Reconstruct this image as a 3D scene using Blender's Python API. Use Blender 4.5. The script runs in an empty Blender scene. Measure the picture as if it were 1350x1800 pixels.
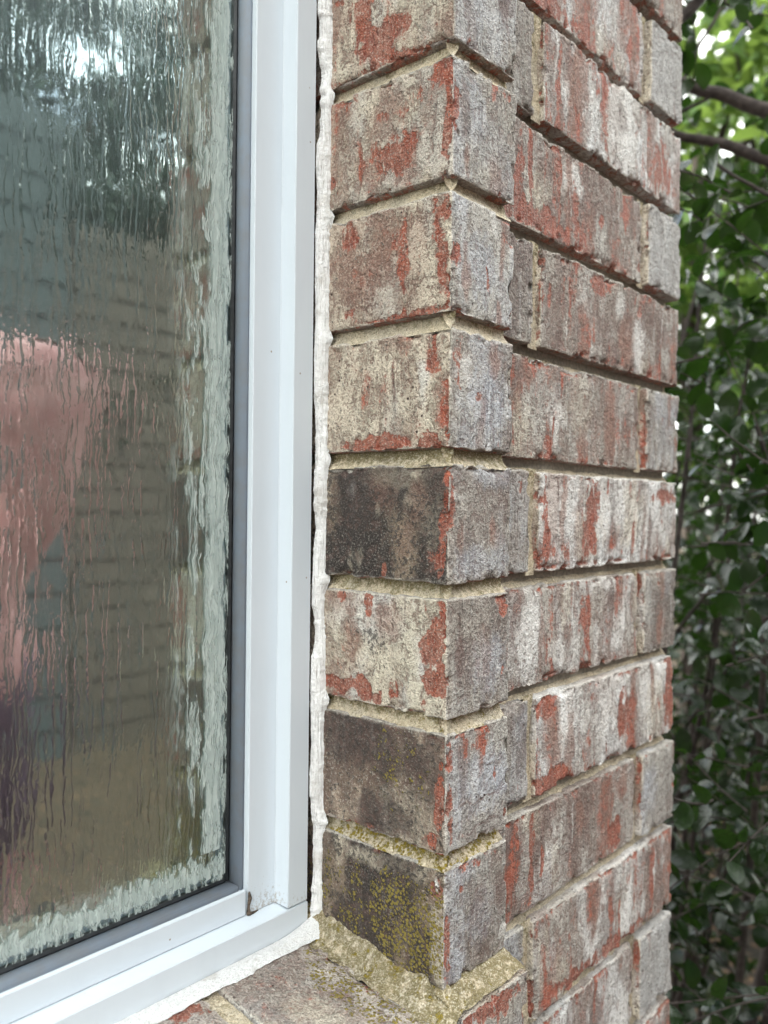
import bpy, math, random
import numpy as np
from mathutils import Vector, Matrix

# ------------------------------------------------------------------ camera, sky, sun
S = bpy.context.scene
COL = S.collection
R_ = math.radians
CAM = np.array([-0.3809, -0.2811, -0.2622])
YAW, PITCH, ROLL = 0.8589, -0.0053, 0.0113
cam = bpy.data.cameras.new("camera"); camo = bpy.data.objects.new("camera", cam); COL.objects.link(camo)
Fv = Vector((math.sin(YAW)*math.cos(PITCH), math.cos(YAW)*math.cos(PITCH), math.sin(PITCH)))
Rv = Vector((math.cos(YAW), -math.sin(YAW), 0)); Uv = Rv.cross(Fv)
R2 = Rv*math.cos(ROLL)+Uv*math.sin(ROLL); U2 = -Rv*math.sin(ROLL)+Uv*math.cos(ROLL)
m = Matrix((R2, U2, -Fv)).transposed().to_4x4(); m.translation = Vector(CAM)
camo.matrix_world = m
cam.sensor_fit = 'VERTICAL'; cam.sensor_height = 36; cam.sensor_width = 27
cam.lens = 1488.6/1800*36
cam.clip_start = 0.02; cam.clip_end = 500
cam.dof.use_dof = True; cam.dof.focus_distance = 0.50; cam.dof.aperture_fstop = 7.7
S.camera = camo

SUN_AZ, SUN_EL = R_(-58), R_(46)      # azimuth from +Y towards +X: behind the house, to the left
W = bpy.data.worlds.new("World"); S.world = W; W.use_nodes = True
nt = W.node_tree; nt.nodes.clear()
sky = nt.nodes.new('ShaderNodeTexSky'); sky.sky_type = 'NISHITA'; sky.sun_disc = False
sky.sun_elevation = SUN_EL; sky.sun_rotation = SUN_AZ; sky.dust_density = 4.0; sky.air_density = 1.0; sky.ozone_density = 1.0
bg = nt.nodes.new('ShaderNodeBackground'); bg.inputs[1].default_value = 0.15
wo = nt.nodes.new('ShaderNodeOutputWorld')
tc = nt.nodes.new('ShaderNodeTexCoord'); cn = nt.nodes.new('ShaderNodeTexNoise'); cn.inputs['Scale'].default_value = 2.6; cn.inputs['Detail'].default_value = 6
cr = nt.nodes.new('ShaderNodeMapRange'); cr.interpolation_type = 'SMOOTHSTEP'; cr.inputs[1].default_value = .33; cr.inputs[2].default_value = .52; cr.inputs[4].default_value = .92
cm = nt.nodes.new('ShaderNodeMix'); cm.data_type = 'RGBA'; cm.inputs[7].default_value = (7.4, 7.3, 7.2, 1)
nt.links.new(tc.outputs['Generated'], cn.inputs['Vector']); nt.links.new(cn.outputs['Fac'], cr.inputs[0]); nt.links.new(cr.outputs[0], cm.inputs[0])
nt.links.new(sky.outputs[0], cm.inputs[6]); nt.links.new(cm.outputs[2], bg.inputs[0]); nt.links.new(bg.outputs[0], wo.inputs[0])
sl = bpy.data.lights.new("sun", 'SUN'); sl.energy = 2.2; sl.angle = R_(0.6); sl.color = (1, .95, .86)
so = bpy.data.objects.new("sun", sl); COL.objects.link(so)
sd = Vector((math.sin(SUN_AZ)*math.cos(SUN_EL), math.cos(SUN_AZ)*math.cos(SUN_EL), math.sin(SUN_EL)))
so.rotation_euler = sd.to_track_quat('Z', 'Y').to_euler(); so.location = (3, 3, 5)
S.view_settings.view_transform = 'Standard'; S.view_settings.look = 'None'
S.view_settings.exposure = 2.2; S.view_settings.gamma = 1
S.view_settings.use_white_balance = True; S.view_settings.white_balance_temperature = 6600; S.view_settings.white_balance_tint = 4

rng = np.random.default_rng(7)
def ray(px, py):
    d = np.array(Fv) + np.array(R2)*(px-675)/1488.6 - np.array(U2)*(py-900)/1488.6
    return d
def at(px, py, dist):      # a point in the world, a distance (m) in front of the lens
    return CAM + ray(px, py)*dist

# ------------------------------------------------------------------ noise
def _hash(i, j, k, s):
    h = (i.astype(np.int64)*374761393 + j.astype(np.int64)*668265263 + k.astype(np.int64)*2147483647 + s*974634777) & 0xffffffff
    h = ((h ^ (h >> 13))*1274126177) & 0xffffffff
    h = ((h ^ (h >> 15))*2246822519) & 0xffffffff
    return ((h ^ (h >> 16)) & 0xffffff)/float(0xffffff)
def vnoise(p, s=0):
    i = np.floor(p).astype(np.int64); f = p-i; f = f*f*f*(f*(f*6-15)+10)
    r = 0
    for a in (0, 1):
        for b in (0, 1):
            for c in (0, 1):
                w = (f[:, 0] if a else 1-f[:, 0])*(f[:, 1] if b else 1-f[:, 1])*(f[:, 2] if c else 1-f[:, 2])
                r = r + w*_hash(i[:, 0]+a, i[:, 1]+b, i[:, 2]+c, s)
    return r*2-1
def fbm(p, sc, s=0, o=3, g=.5):
    p = p*np.array(sc); r = 0; a = 1; t = 0
    for k in range(o):
        r = r + a*vnoise(p+k*17.3, s+k*31); t += a; a *= g; p = p*2.03
    return r/t
def sstep(a, b, x):
    t = np.clip((x-a)/(b-a), 0, 1); return t*t*(3-2*t)

# ------------------------------------------------------------------ object helpers
def link(o, parent=None):
    COL.objects.link(o)
    if parent: o.parent = parent
    return o
def thing(name, label, cat, group=None, loc=(0, 0, 0)):
    o = bpy.data.objects.new(name, None); o.location = loc; o.empty_display_size = .05; link(o)
    o['label'] = label; o['category'] = cat
    if group: o['group'] = group
    return o
def tag(o, label=None, cat=None, group=None, kind=None):
    for k, v in (('label', label), ('category', cat), ('group', group), ('kind', kind)):
        if v: o[k] = v
    return o
class MB:
    """collects quads/tris (numpy) with vertex attributes, links them as ONE mesh"""
    def __init__(s): s.v = []; s.f = []; s.n = 0; s.at = {}
    def add(s, v, f, **at):
        v = np.asarray(v, float); s.v.append(v)
        for q in f: s.f.append((np.asarray(q)+s.n).astype(np.int64))
        for k, a in at.items(): s.at.setdefault(k, []).append(np.asarray(a, float))
        s.n += len(v)
    def build(s, name, mat, parent=None, smooth=True):
        v = np.concatenate(s.v)
        me = bpy.data.meshes.new(name)
        me.vertices.add(len(v)); me.vertices.foreach_set('co', v.ravel())
        nl = sum(a.size for a in s.f); npoly = sum(len(a) for a in s.f)
        me.loops.add(nl); me.polygons.add(npoly)
        me.loops.foreach_set('vertex_index', np.concatenate([a.ravel() for a in s.f]).astype(np.int32))
        sizes = np.concatenate([np.full(len(a), a.shape[1]) for a in s.f])
        me.polygons.foreach_set('loop_start', (np.cumsum(sizes)-sizes).astype(np.int32))
        me.update(calc_edges=True)
        for k, a in s.at.items():
            a = np.concatenate(a)
            if a.ndim == 1:
                t = me.attributes.new(k, 'FLOAT', 'POINT'); t.data.foreach_set('value', a.astype(np.float32))
            elif a.shape[1] == 3:
                t = me.attributes.new(k, 'FLOAT_VECTOR', 'POINT'); t.data.foreach_set('vector', a.ravel().astype(np.float32))
            else:
                t = me.attributes.new(k, 'FLOAT_COLOR', 'POINT'); t.data.foreach_set('color', a.ravel().astype(np.float32))
        me.polygons.foreach_set('use_smooth', np.full(npoly, smooth))
        me.materials.append(mat)
        return link(bpy.data.objects.new(name, me), parent)
def gridfaces(nu, nv, flip=False):
    i = np.arange(nu-1)[:, None]; j = np.arange(nv-1)[None, :]
    a = (i*nv+j).ravel(); q = np.stack([a, a+nv, a+nv+1, a+1], 1)
    return q[:, ::-1] if flip else q
def boxmb(mb, x0, x1, y0, y1, z0, z1, bev=0):
    b = min(bev, (x1-x0)/3, (y1-y0)/3, (z1-z0)/3)
    if b <= 0:
        v = [(x, y, z) for x in (x0, x1) for y in (y0, y1) for z in (z0, z1)]
        mb.add(v, [np.array([(0, 1, 3, 2), (4, 6, 7, 5), (0, 4, 5, 1), (2, 3, 7, 6), (0, 2, 6, 4), (1, 5, 7, 3)])]); return
    import bmesh
    bm = bmesh.new(); bmesh.ops.create_cube(bm, size=1)
    for v in bm.verts: v.co = Vector(((x0+x1)/2+v.co.x*(x1-x0), (y0+y1)/2+v.co.y*(y1-y0), (z0+z1)/2+v.co.z*(z1-z0)))
    bmesh.ops.bevel(bm, geom=bm.edges[:], offset=b, segments=2, affect='EDGES')
    bm.verts.index_update()
    vs = [v.co[:] for v in bm.verts]; fs = {}
    for f in bm.faces: fs.setdefault(len(f.verts), []).append([v.index for v in f.verts])
    mb.add(vs, [np.array(a) for a in fs.values()]); bm.free()
def tube(mb, pts, rad, n=8, wob=0, **at):
    pts = np.asarray(pts, float); k = len(pts); rad = np.broadcast_to(rad, (k,))
    t = np.gradient(pts, axis=0); t /= np.linalg.norm(t, axis=1)[:, None]+1e-9
    up = np.array([0.13, 0.31, .94]); a = np.cross(t, up); a /= np.linalg.norm(a, axis=1)[:, None]+1e-9; b = np.cross(t, a)
    th = np.linspace(0, 2*np.pi, n, endpoint=False)
    v = pts[:, None, :] + rad[:, None, None]*(a[:, None, :]*np.cos(th)[None, :, None]+b[:, None, :]*np.sin(th)[None, :, None])
    v = v.reshape(-1, 3)
    if wob: v = v + wob*vnoise(v*60, 3)[:, None]*.5
    i = np.arange(k-1)[:, None]; j = np.arange(n)[None, :]
    f = np.stack([i*n+j, i*n+(j+1) % n, (i+1)*n+(j+1) % n, (i+1)*n+j], -1).reshape(-1, 4)
    mb.add(v, [f], **at)

# ------------------------------------------------------------------ materials
class NT:
    def __init__(s, name):
        s.m = bpy.data.materials.new(name); s.m.use_nodes = True; s.t = s.m.node_tree; s.t.nodes.clear()
        s.out = s.n('ShaderNodeOutputMaterial')
    def n(s, typ, **kw):
        nd = s.t.nodes.new(typ)
        for k, v in kw.items(): setattr(nd, k, v)
        return nd
    def set(s, sock, v):
        if isinstance(v, bpy.types.NodeSocket): s.t.links.new(v, sock)
        elif v is not None:
            if isinstance(v, (tuple, list)) and len(v) == 3 and sock.type == 'RGBA': v = (*v, 1)
            sock.default_value = v
    def attr(s, name, out='Fac'):
        a = s.n('ShaderNodeAttribute', attribute_name=name); return a.outputs[out]
    def math(s, op, a, b=None, c=None, clamp=False):
        nd = s.n('ShaderNodeMath', operation=op, use_clamp=clamp)
        for i, v in enumerate((a, b, c)):
            if v is not None: s.set(nd.inputs[i], v)
        return nd.outputs[0]
    def vmath(s, op, a, b=None):
        nd = s.n('ShaderNodeVectorMath', operation=op); s.set(nd.inputs[0], a)
        if b is not None: s.set(nd.inputs[1], b)
        return nd.outputs[0]
    def noise(s, vec, scale=1, detail=3, rough=.55, dist=0, out='Fac'):
        nd = s.n('ShaderNodeTexNoise'); s.set(nd.inputs['Vector'], vec)
        nd.inputs['Scale'].default_value = scale; nd.inputs['Detail'].default_value = detail
        nd.inputs['Roughness'].default_value = rough; nd.inputs['Distortion'].default_value = dist
        return nd.outputs[out]
    def voro(s, vec, scale, out='Distance', feature='F1', rand=1):
        nd = s.n('ShaderNodeTexVoronoi', feature=feature); s.set(nd.inputs['Vector'], vec)
        nd.inputs['Scale'].default_value = scale; nd.inputs['Randomness'].default_value = rand
        return nd.outputs[out]
    def ss(s, x, a, b, lo=0., hi=1.):
        nd = s.n('ShaderNodeMapRange', interpolation_type='SMOOTHSTEP'); s.set(nd.inputs[0], x)
        nd.inputs[1].default_value = a; nd.inputs[2].default_value = b; nd.inputs[3].default_value = lo; nd.inputs[4].default_value = hi
        return nd.outputs[0]
    def mix(s, f, a, b, typ='MIX'):
        nd = s.n('ShaderNodeMix', data_type='RGBA', blend_type=typ); s.set(nd.inputs[0], f); s.set(nd.inputs[6], a); s.set(nd.inputs[7], b)
        return nd.outputs[2]
    def sep(s, c):
        nd = s.n('ShaderNodeSeparateColor'); s.set(nd.inputs[0], c); return nd.outputs
    def bump(s, h, dist, strength=1, normal=None):
        nd = s.n('ShaderNodeBump'); s.set(nd.inputs['Height'], h); nd.inputs['Distance'].default_value = dist
        nd.inputs['Strength'].default_value = strength
        if normal is not None: s.set(nd.inputs['Normal'], normal)
        return nd.outputs[0]
    def bsdf(s, col, rough=.8, normal=None, spec=.3, **kw):
        b = s.n('ShaderNodeBsdfPrincipled'); s.set(b.inputs['Base Color'], col); s.set(b.inputs['Roughness'], rough)
        s.set(b.inputs['Specular IOR Level'], spec)
        if normal is not None: s.set(b.inputs['Normal'], normal)
        for k, v in kw.items(): s.set(b.inputs[k.replace('_', ' ')], v)
        return b.outputs[0]
    def done(s, sh):
        s.t.links.new(sh, s.out.inputs[0]); return s.m
def pos(n): return n.n('ShaderNodeTexCoord').outputs['Object']

def mat_brick():
    n = NT('weathered_brick')
    P0 = pos(n); P = n.vmath('ADD', P0, n.attr('seed', 'Vector'))
    tone = n.attr('tone', 'Color')
    mk = n.n('ShaderNodeAttribute', attribute_name='mask'); sp = n.sep(mk.outputs['Color']); red_b, grit_b, pale_b = sp[0], sp[1], sp[2]
    lich_b = mk.outputs['Alpha']
    vs = n.vmath('MULTIPLY', P, (1, 1, .09)); vm = n.vmath('MULTIPLY', P, (1, 1, .40))
    def nz(vec, scale, detail=3, rough=.6, dist=0): return n.ss(n.noise(vec, scale, detail, rough, dist), .33, .67)
    def wsum(*t):
        r = None
        for v, w in t:
            x = n.math('MULTIPLY', v, w); r = x if r is None else n.math('ADD', r, x)
        return r
    def bias(b, k): return n.math('MULTIPLY', n.math('SUBTRACT', b, .5), k)
    sty = n.n('ShaderNodeSeparateXYZ'); n.set(sty.inputs[0], n.attr('sty', 'Vector')); comb, under, pour = sty.outputs
    g1 = nz(P, 760, 2, .7); g2 = nz(P, 400, 3, .7); g3 = nz(P, 170, 4, .65, .5); st = nz(vs, 480, 3, .65); st2 = nz(vs, 170, 3, .6, .3)
    vq = n.vmath('MULTIPLY', P, (1, 1, .62)); big = nz(n.vmath('ADD', vq, (2., 5., 9.)), 48, 4, .65, .9); big2 = nz(n.vmath('ADD', vm, (3.1, 7.7, 1.3)), 62, 5, .65, 1.0)
    pr = nz(n.vmath('MULTIPLY', P, (1, 1, .34)), 66, 5, .62, 1.3)
    mixp = lambda a, b: n.math('ADD', n.math('MULTIPLY', a, n.math('SUBTRACT', 1, pour)), n.math('MULTIPLY', b, pour))
    bigr = mixp(big, n.math('SUBTRACT', 1, pr))
    redf = n.math('ADD', wsum((bigr, .46), (g3, .24), (g2, .15), (st2, .15)), bias(red_b, 1.15))
    red = n.math('MULTIPLY', n.ss(redf, .67, .81), .92); redsoft = n.ss(redf, .48, .80)
    palf = n.math('ADD', wsum((mixp(big2, pr), .46), (g3, .24), (g2, .20), (st, .10)), bias(pale_b, 1.0))
    pale = n.ss(palf, .36, .56)
    # wash lies over brown clay
    body = n.mix(n.math('ADD', n.math('MULTIPLY', under, .5), -.05, clamp=True), tone, (.22, .14, .115))
    body = n.mix(n.math('MULTIPLY', redsoft, n.math('ADD', under, .25, clamp=True)), body, (.30, .125, .09)); 
    body = n.mix(n.ss(g3, .45, .1, 0, .5), body, (.12, .075, .065))
    wash = n.mix(n.math('MULTIPLY', pale_b, .26), tone, (.82, .77, .69))
    wash = n.mix(n.math('MULTIPLY', n.math('MULTIPLY', redsoft, under), .42), wash, (.38, .20, .15))
    col = n.mix(n.math('ADD', n.math('MULTIPLY', pale, .86), .10), body, wash)
    # combed drag lines
    cm = n.math('MULTIPLY', comb, n.ss(nz(P, 40, 3), .25, .75, .15, 1))
    col = n.mix(n.math('MULTIPLY', n.ss(st, .52, .12), n.math('MULTIPLY', cm, .60)), col, n.mix(.62, col, (.06, .045, .045)))
    col = n.mix(n.math('MULTIPLY', n.ss(st2, .62, .95, 0, .5), cm), col, n.mix(.6, tone, (.78, .77, .75)))
    # grainy loss of the wash
    gl = n.math('ADD', wsum((g1, .35), (g2, .35), (g3, .3)), 0)
    col = n.mix(n.math('MULTIPLY', n.ss(gl, .46, .28), n.math('ADD', n.math('MULTIPLY', under, .36), .06)), col, (.26, .15, .115))
    redc = n.mix(g3, (.27, .058, .036), (.50, .145, .085))
    redc = n.mix(n.ss(big2, .25, .75, 0, .55), redc, (.29, .125, .09))
    redc = n.mix(n.ss(st, .62, .95, 0, .30), redc, (.44, .28, .22))
    redc = n.mix(n.ss(g2, .30, .05, 0, .4), redc, (.14, .045, .035))
    col = n.mix(red, col, redc)
    gf = n.math('ADD', wsum((g2, .45), (g1, .2), (g3, .35)), bias(grit_b, 1.0))
    col = n.mix(n.ss(gf, .54, .68, 0, .85), col, (.050, .040, .037))
    col = n.mix(n.math('MULTIPLY', n.ss(g1, .78, .97, 0, .30), n.ss(pale_b, .05, .35, .35, 1)), col, (.82, .76, .66))
    col = n.mix(n.ss(g1, .22, .03, 0, .34), col, n.mix(.8, col, (.02, .015, .015)))
    v = n.voro(P, 150); keep = n.ss(n.noise(P, 60, 2), .57, .62)
    col = n.mix(n.math('MULTIPLY', n.ss(v, .16, .08), keep), col, (.06, .035, .03))
    lv = n.voro(P, 520, rand=1)
    lcol = n.mix(n.noise(P, 260, 2), (.36, .27, .045), (.20, .17, .055))
    ln = n.math('ADD', wsum((nz(P, 110, 3), .45), (g2, .3), (g3, .25)), bias(lich_b, .8))
    lm = n.math('MULTIPLY', n.ss(ln, .36, .50), n.ss(lv, .56, .42))
    lm = n.math('MULTIPLY', lm, n.ss(lich_b, .05, .2))
    col = n.mix(lm, col, lcol)
    h = wsum((g1, .30), (g2, .45), (g3, .55), (n.math('MULTIPLY', st, comb), .35), (pale, .50), (red, -.5), (lm, .5))
    return n.done(n.bsdf(col, n.ss(red, 0, 1, .80, .66), n.bump(h, .0015, 1), .4))

def mat_mortar():
    n = NT('sandy_mortar')
    P = pos(n); mk = n.n('ShaderNodeAttribute', attribute_name='mask'); sp = n.sep(mk.outputs['Color'])
    f = n.ss(n.noise(P, 900, 2, .7), .33, .67, .2, .8); md = n.ss(n.noise(P, 330, 4, .65), .35, .65, .2, .8); lo = n.noise(P, 45, 3)
    col = n.mix(md, (.54, .44, .30), (.88, .76, .57))
    col = n.mix(n.ss(lo, .4, .65, 0, .4), col, (.50, .47, .41))
    col = n.mix(n.math('MULTIPLY', n.ss(n.math('ADD', n.noise(P, 210, 4, .7), n.math('MULTIPLY', n.math('SUBTRACT', sp[0], .5), .8)), .42, .66), .8), col, (.20, .165, .065))   # algae, with painted shade where joints meet the brick above
    col = n.mix(n.ss(f, .62, .80, 0, .45), col, (.86, .80, .68))
    col = n.mix(n.ss(f, .38, .22, 0, .50), col, (.16, .125, .08))
    lv = n.voro(P, 480)
    lm = n.math('MULTIPLY', n.ss(n.math('ADD', n.noise(P, 120, 4, .7), n.math('MULTIPLY', n.math('SUBTRACT', sp[1], .5), .75)), .56, .66), n.ss(lv, .7, .4))
    col = n.mix(lm, col, n.mix(n.noise(P, 300, 2), (.38, .27, .04), (.22, .19, .05)))
    col = n.mix(n.ss(n.math('ADD', n.noise(P, 170, 4, .7), n.math('MULTIPLY', n.math('SUBTRACT', sp[2], .5), .8)), .56, .66, 0, .8), col, (.62, .61, .58))
    h = n.math('ADD', n.math('MULTIPLY', f, .9), n.math('ADD', md, n.math('MULTIPLY', lm, .7)))
    return n.done(n.bsdf(col, .93, n.bump(h, .0012, 1), .15))

def mat_frame():
    n = NT('white_vinyl'); P = pos(n)
    md = n.noise(n.vmath('MULTIPLY', P, (1, 1, .3)), 60, 4, .6)
    col = n.mix(n.ss(md, .45, .75, 0, .35), (.61, .665, .72), (.55, .60, .655))
    sp = n.voro(P, 95); kp = n.ss(n.noise(P, 38, 2), .55, .60)
    col = n.mix(n.math('MULTIPLY', n.ss(sp, .075, .045), kp), col, (.28, .24, .2))
    dirt = n.attr('dirt'); dn = n.noise(P, 420, 4, .7)
    col = n.mix(n.math('MULTIPLY', n.ss(n.math('ADD', dn, n.math('MULTIPLY', n.math('SUBTRACT', dirt, .5), .9)), .62, .85), .75), col, (.30, .25, .20))
    sc = n.noise(n.vmath('MULTIPLY', P, (1, 1, .04)), 900, 2, .6)
    h = n.math('ADD', n.math('MULTIPLY', sc, .3), n.noise(P, 350, 2))
    return n.done(n.bsdf(col, n.ss(md, .3, .7, .32, .5), n.bump(h, .00006, 1), .45))

def mat_caulk():
    n = NT('white_caulk'); P = pos(n)
    st = n.ss(n.noise(n.vmath('MULTIPLY', P, (1, 1, .07)), 900, 3, .7), .33, .67); md = n.ss(n.noise(P, 380, 4, .7), .33, .67)
    col = n.mix(n.ss(md, .4, .9, 0, .5), (.93, .93, .93), (.78, .78, .78))
    col = n.mix(n.ss(st, .80, .98, 0, .45), col, (.40, .38, .36)); col = n.mix(n.ss(n.noise(P, 45, 5, .7), .52, .66, 0, .45), col, (.50, .46, .41))
    h = n.math('ADD', n.math('MULTIPLY', st, 1.0), md)
    return n.done(n.bsdf(col, .62, n.bump(h, .0005, 1), .35))

def mat_plain(name, col, rough=.7, nscale=40, amt=.3, bump=.0005, spec=.3, col2=None, **kw):
    n = NT(name); P = pos(n); f = n.noise(P, nscale, 5, .65)
    c2 = col2 or tuple(c*.6 for c in col)
    return n.done(n.bsdf(n.mix(n.ss(f, .35, .65, 0, 1), c2, col), rough, n.bump(f, bump, 1), spec, **kw))

def mat_glass():
    n = NT('rain_glass'); P = pos(n)
    w = n.noise(n.vmath('MULTIPLY', P, (1, 1, .7)), 60, 4, .6, out='Color')
    P2 = n.vmath('ADD', P, n.vmath('MULTIPLY', n.vmath('SUBTRACT', w, (.5, .5, .5)), (.008, 0, .0)))
    def lines(sc, k, zs, off, c=.5):
        a = n.noise(n.vmath('ADD', n.vmath('MULTIPLY', P2, (1, 1, zs)), (off, 0, off)), sc, 1, .4)
        return n.math('SUBTRACT', 1, n.math('MULTIPLY', n.math('ABSOLUTE', n.math('SUBTRACT', a, c)), k), clamp=True)
    m1 = n.ss(n.noise(n.vmath('MULTIPLY', P, (1, 1, .35)), 90, 3, .6), .42, .54)
    m2 = n.ss(n.noise(n.vmath('MULTIPLY', P, (1, 1, .5)), 130, 3, .6), .44, .56)
    a = n.math('MULTIPLY', lines(170, 15, .045, 0.), m1)
    b = n.math('MULTIPLY', lines(260, 9, .10, 5.), m2)
    c = n.noise(n.vmath('MULTIPLY', P, (1, 1, .5)), 300, 3, .6)
    d = n.noise(n.vmath('MULTIPLY', P, (1, 1, .22)), 60, 2, .5)
    e = n.math('MULTIPLY', n.ss(n.noise(P, 420, 2), .60, .72), n.ss(n.noise(P, 60, 3), .5, .6))
    h = n.math('ADD', n.math('MULTIPLY', a, .70), n.math('MULTIPLY', b, .42))
    h = n.math('ADD', h, n.math('MULTIPLY', c, .09))
    h = n.math('ADD', h, n.math('MULTIPLY', d, .15))
    h = n.math('ADD', h, n.math('MULTIPLY', e, .35))
    nm = n.bump(h, .00010, 1)
    g = n.n('ShaderNodeBsdfGlossy'); g.inputs['Color'].default_value = (.80, .93, .90, 1); g.inputs['Roughness'].default_value = .015
    n.set(g.inputs['Normal'], nm)
    t = n.n('ShaderNodeBsdfTransparent'); t.inputs[0].default_value = (.93, .97, .96, 1)
    fr = n.n('ShaderNodeFresnel'); fr.inputs[0].default_value = 1.5; n.set(fr.inputs['Normal'], nm)
    fac = n.math('ADD', .52, n.math('MULTIPLY', fr.outputs[0], .6))
    g2 = n.n('ShaderNodeBsdfGlossy'); g2.inputs['Color'].default_value = (.80, .90, .90, 1); g2.inputs['Roughness'].default_value = .30
    gm_ = n.n('ShaderNodeMixShader'); gm_.inputs[0].default_value = .22; n.set(gm_.inputs[1], g.outputs[0]); n.set(gm_.inputs[2], g2.outputs[0])
    mx = n.n('ShaderNodeMixShader'); n.set(mx.inputs[0], fac); n.set(mx.inputs[1], t.outputs[0]); n.set(mx.inputs[2], gm_.outputs[0])
    return n.done(mx.outputs[0])

def mat_edge_reflection(horizontal):
    # frame's pale reflection painted as a strip along the pane edge, thinning into runs
    n = NT('painted_edge_reflection'); P = pos(n); s_ = n.attr('edge')
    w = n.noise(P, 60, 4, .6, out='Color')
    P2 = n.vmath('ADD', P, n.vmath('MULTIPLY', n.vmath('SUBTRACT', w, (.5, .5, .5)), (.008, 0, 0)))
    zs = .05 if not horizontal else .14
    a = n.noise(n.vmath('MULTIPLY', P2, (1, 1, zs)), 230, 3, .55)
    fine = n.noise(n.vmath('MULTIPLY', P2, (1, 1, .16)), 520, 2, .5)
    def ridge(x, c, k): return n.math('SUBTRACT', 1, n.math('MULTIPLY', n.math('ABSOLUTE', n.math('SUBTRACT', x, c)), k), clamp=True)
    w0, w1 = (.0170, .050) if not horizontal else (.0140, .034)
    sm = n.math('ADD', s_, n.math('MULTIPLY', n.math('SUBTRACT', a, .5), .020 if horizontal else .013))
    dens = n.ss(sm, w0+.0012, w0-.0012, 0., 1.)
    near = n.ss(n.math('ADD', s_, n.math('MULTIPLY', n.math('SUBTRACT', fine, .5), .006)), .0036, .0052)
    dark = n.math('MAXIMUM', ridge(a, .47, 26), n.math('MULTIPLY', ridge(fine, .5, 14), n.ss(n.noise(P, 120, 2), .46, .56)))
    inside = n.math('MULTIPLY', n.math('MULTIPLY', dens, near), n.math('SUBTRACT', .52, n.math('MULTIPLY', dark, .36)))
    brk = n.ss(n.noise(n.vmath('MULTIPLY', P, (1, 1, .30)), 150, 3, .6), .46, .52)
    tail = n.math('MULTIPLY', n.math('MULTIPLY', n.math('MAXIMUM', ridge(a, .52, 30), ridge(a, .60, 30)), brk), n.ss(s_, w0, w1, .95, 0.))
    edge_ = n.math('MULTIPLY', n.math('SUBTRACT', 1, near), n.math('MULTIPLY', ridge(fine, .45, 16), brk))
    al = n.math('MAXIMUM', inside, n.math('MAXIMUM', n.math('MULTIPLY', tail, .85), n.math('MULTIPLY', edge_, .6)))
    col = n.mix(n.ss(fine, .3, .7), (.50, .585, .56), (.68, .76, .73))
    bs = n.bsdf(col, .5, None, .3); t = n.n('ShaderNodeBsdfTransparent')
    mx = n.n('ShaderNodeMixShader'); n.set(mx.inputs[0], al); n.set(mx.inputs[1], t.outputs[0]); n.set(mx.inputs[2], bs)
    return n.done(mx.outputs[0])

def mat_leaf(name, c1, c2, trans, tfac=.45, rough=.33):
    n = NT(name); r = n.attr('rnd'); P = pos(n)
    col = n.mix(r, c1, c2); col = n.mix(n.ss(n.noise(P, 120, 3), .4, .7, 0, .35), col, tuple(x*.55 for x in c1))
    b = n.bsdf(col, rough, n.bump(n.noise(P, 260, 2), .0006, 1), .42)
    t = n.n('ShaderNodeBsdfTranslucent'); n.set(t.inputs[0], n.mix(r, trans, tuple(x*.7 for x in trans)))
    mx = n.n('ShaderNodeMixShader'); mx.inputs[0].default_value = tfac; n.set(mx.inputs[1], b); n.set(mx.inputs[2], t.outputs[0])
    return n.done(mx.outputs[0])

M_BRICK, M_MORTAR, M_FRAME, M_CAULK, M_GLASS = mat_brick(), mat_mortar(), mat_frame(), mat_caulk(), mat_glass()
M_GASKET = mat_plain('grey_gasket', (.045, .05, .055), .5, 200, bump=.0001)
M_BEAD = mat_plain('grey_glazing_bead', (.24, .285, .35), .45, 90, bump=.00005, col2=(.24, .265, .30))
M_DIRT = mat_plain('dirt', (.16, .12, .09), .95, 600, bump=.001, col2=(.04, .03, .025))

# ------------------------------------------------------------------ brick wall
H = 0.0762; J = 0.0084            # course height, joint
L = 0.3565; SB = 0.0148; WB = 0.0649; DF = 0.097
PAL = {  # wash palettes: light, brown, third
 'cream': ((.66, .56, .44), (.46, .35, .27), (.56, .50, .44)),
 'swirl': ((.68, .61, .49), (.50, .41, .32), (.60, .58, .57)),
 'sill': ((.56, .49, .43), (.33, .27, .24), (.47, .43, .41)),
 'gray':  ((.43, .40, .355), (.28, .24, .22), (.49, .49, .50)),
 'graylt': ((.47, .445, .41), (.34, .31, .29), (.60, .61, .64)),
 'graydk': ((.36, .32, .28), (.22, .185, .165), (.43, .41, .385)),
 'dark':  ((.032, .025, .023), (.058, .042, .035), (.26, .20, .145)),
 'umber': ((.20, .145, .11), (.085, .062, .052), (.54, .43, .33)),
 'wash':  ((.46, .42, .38), (.29, .215, .19), (.78, .76, .74)),
 'washlt': ((.58, .55, .52), (.36, .28, .25), (.86, .86, .86)),
 'washdk': ((.38, .335, .295), (.22, .155, .135), (.58, .55, .51)),
 'smooth': ((.50, .49, .485), (.44, .425, .415), (.56, .555, .55)),
}
def axis(a, b, res, r):
    n = max(2, int(round((b-a)/res))+1); s = np.linspace(a, b, n)
    if res > .0016:
        s = np.unique(np.round(np.concatenate([s, [a+.0007, a+.0018, a+.0035, b-.0035, b-.0018, b-.0007]]), 6))
    return s
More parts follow.
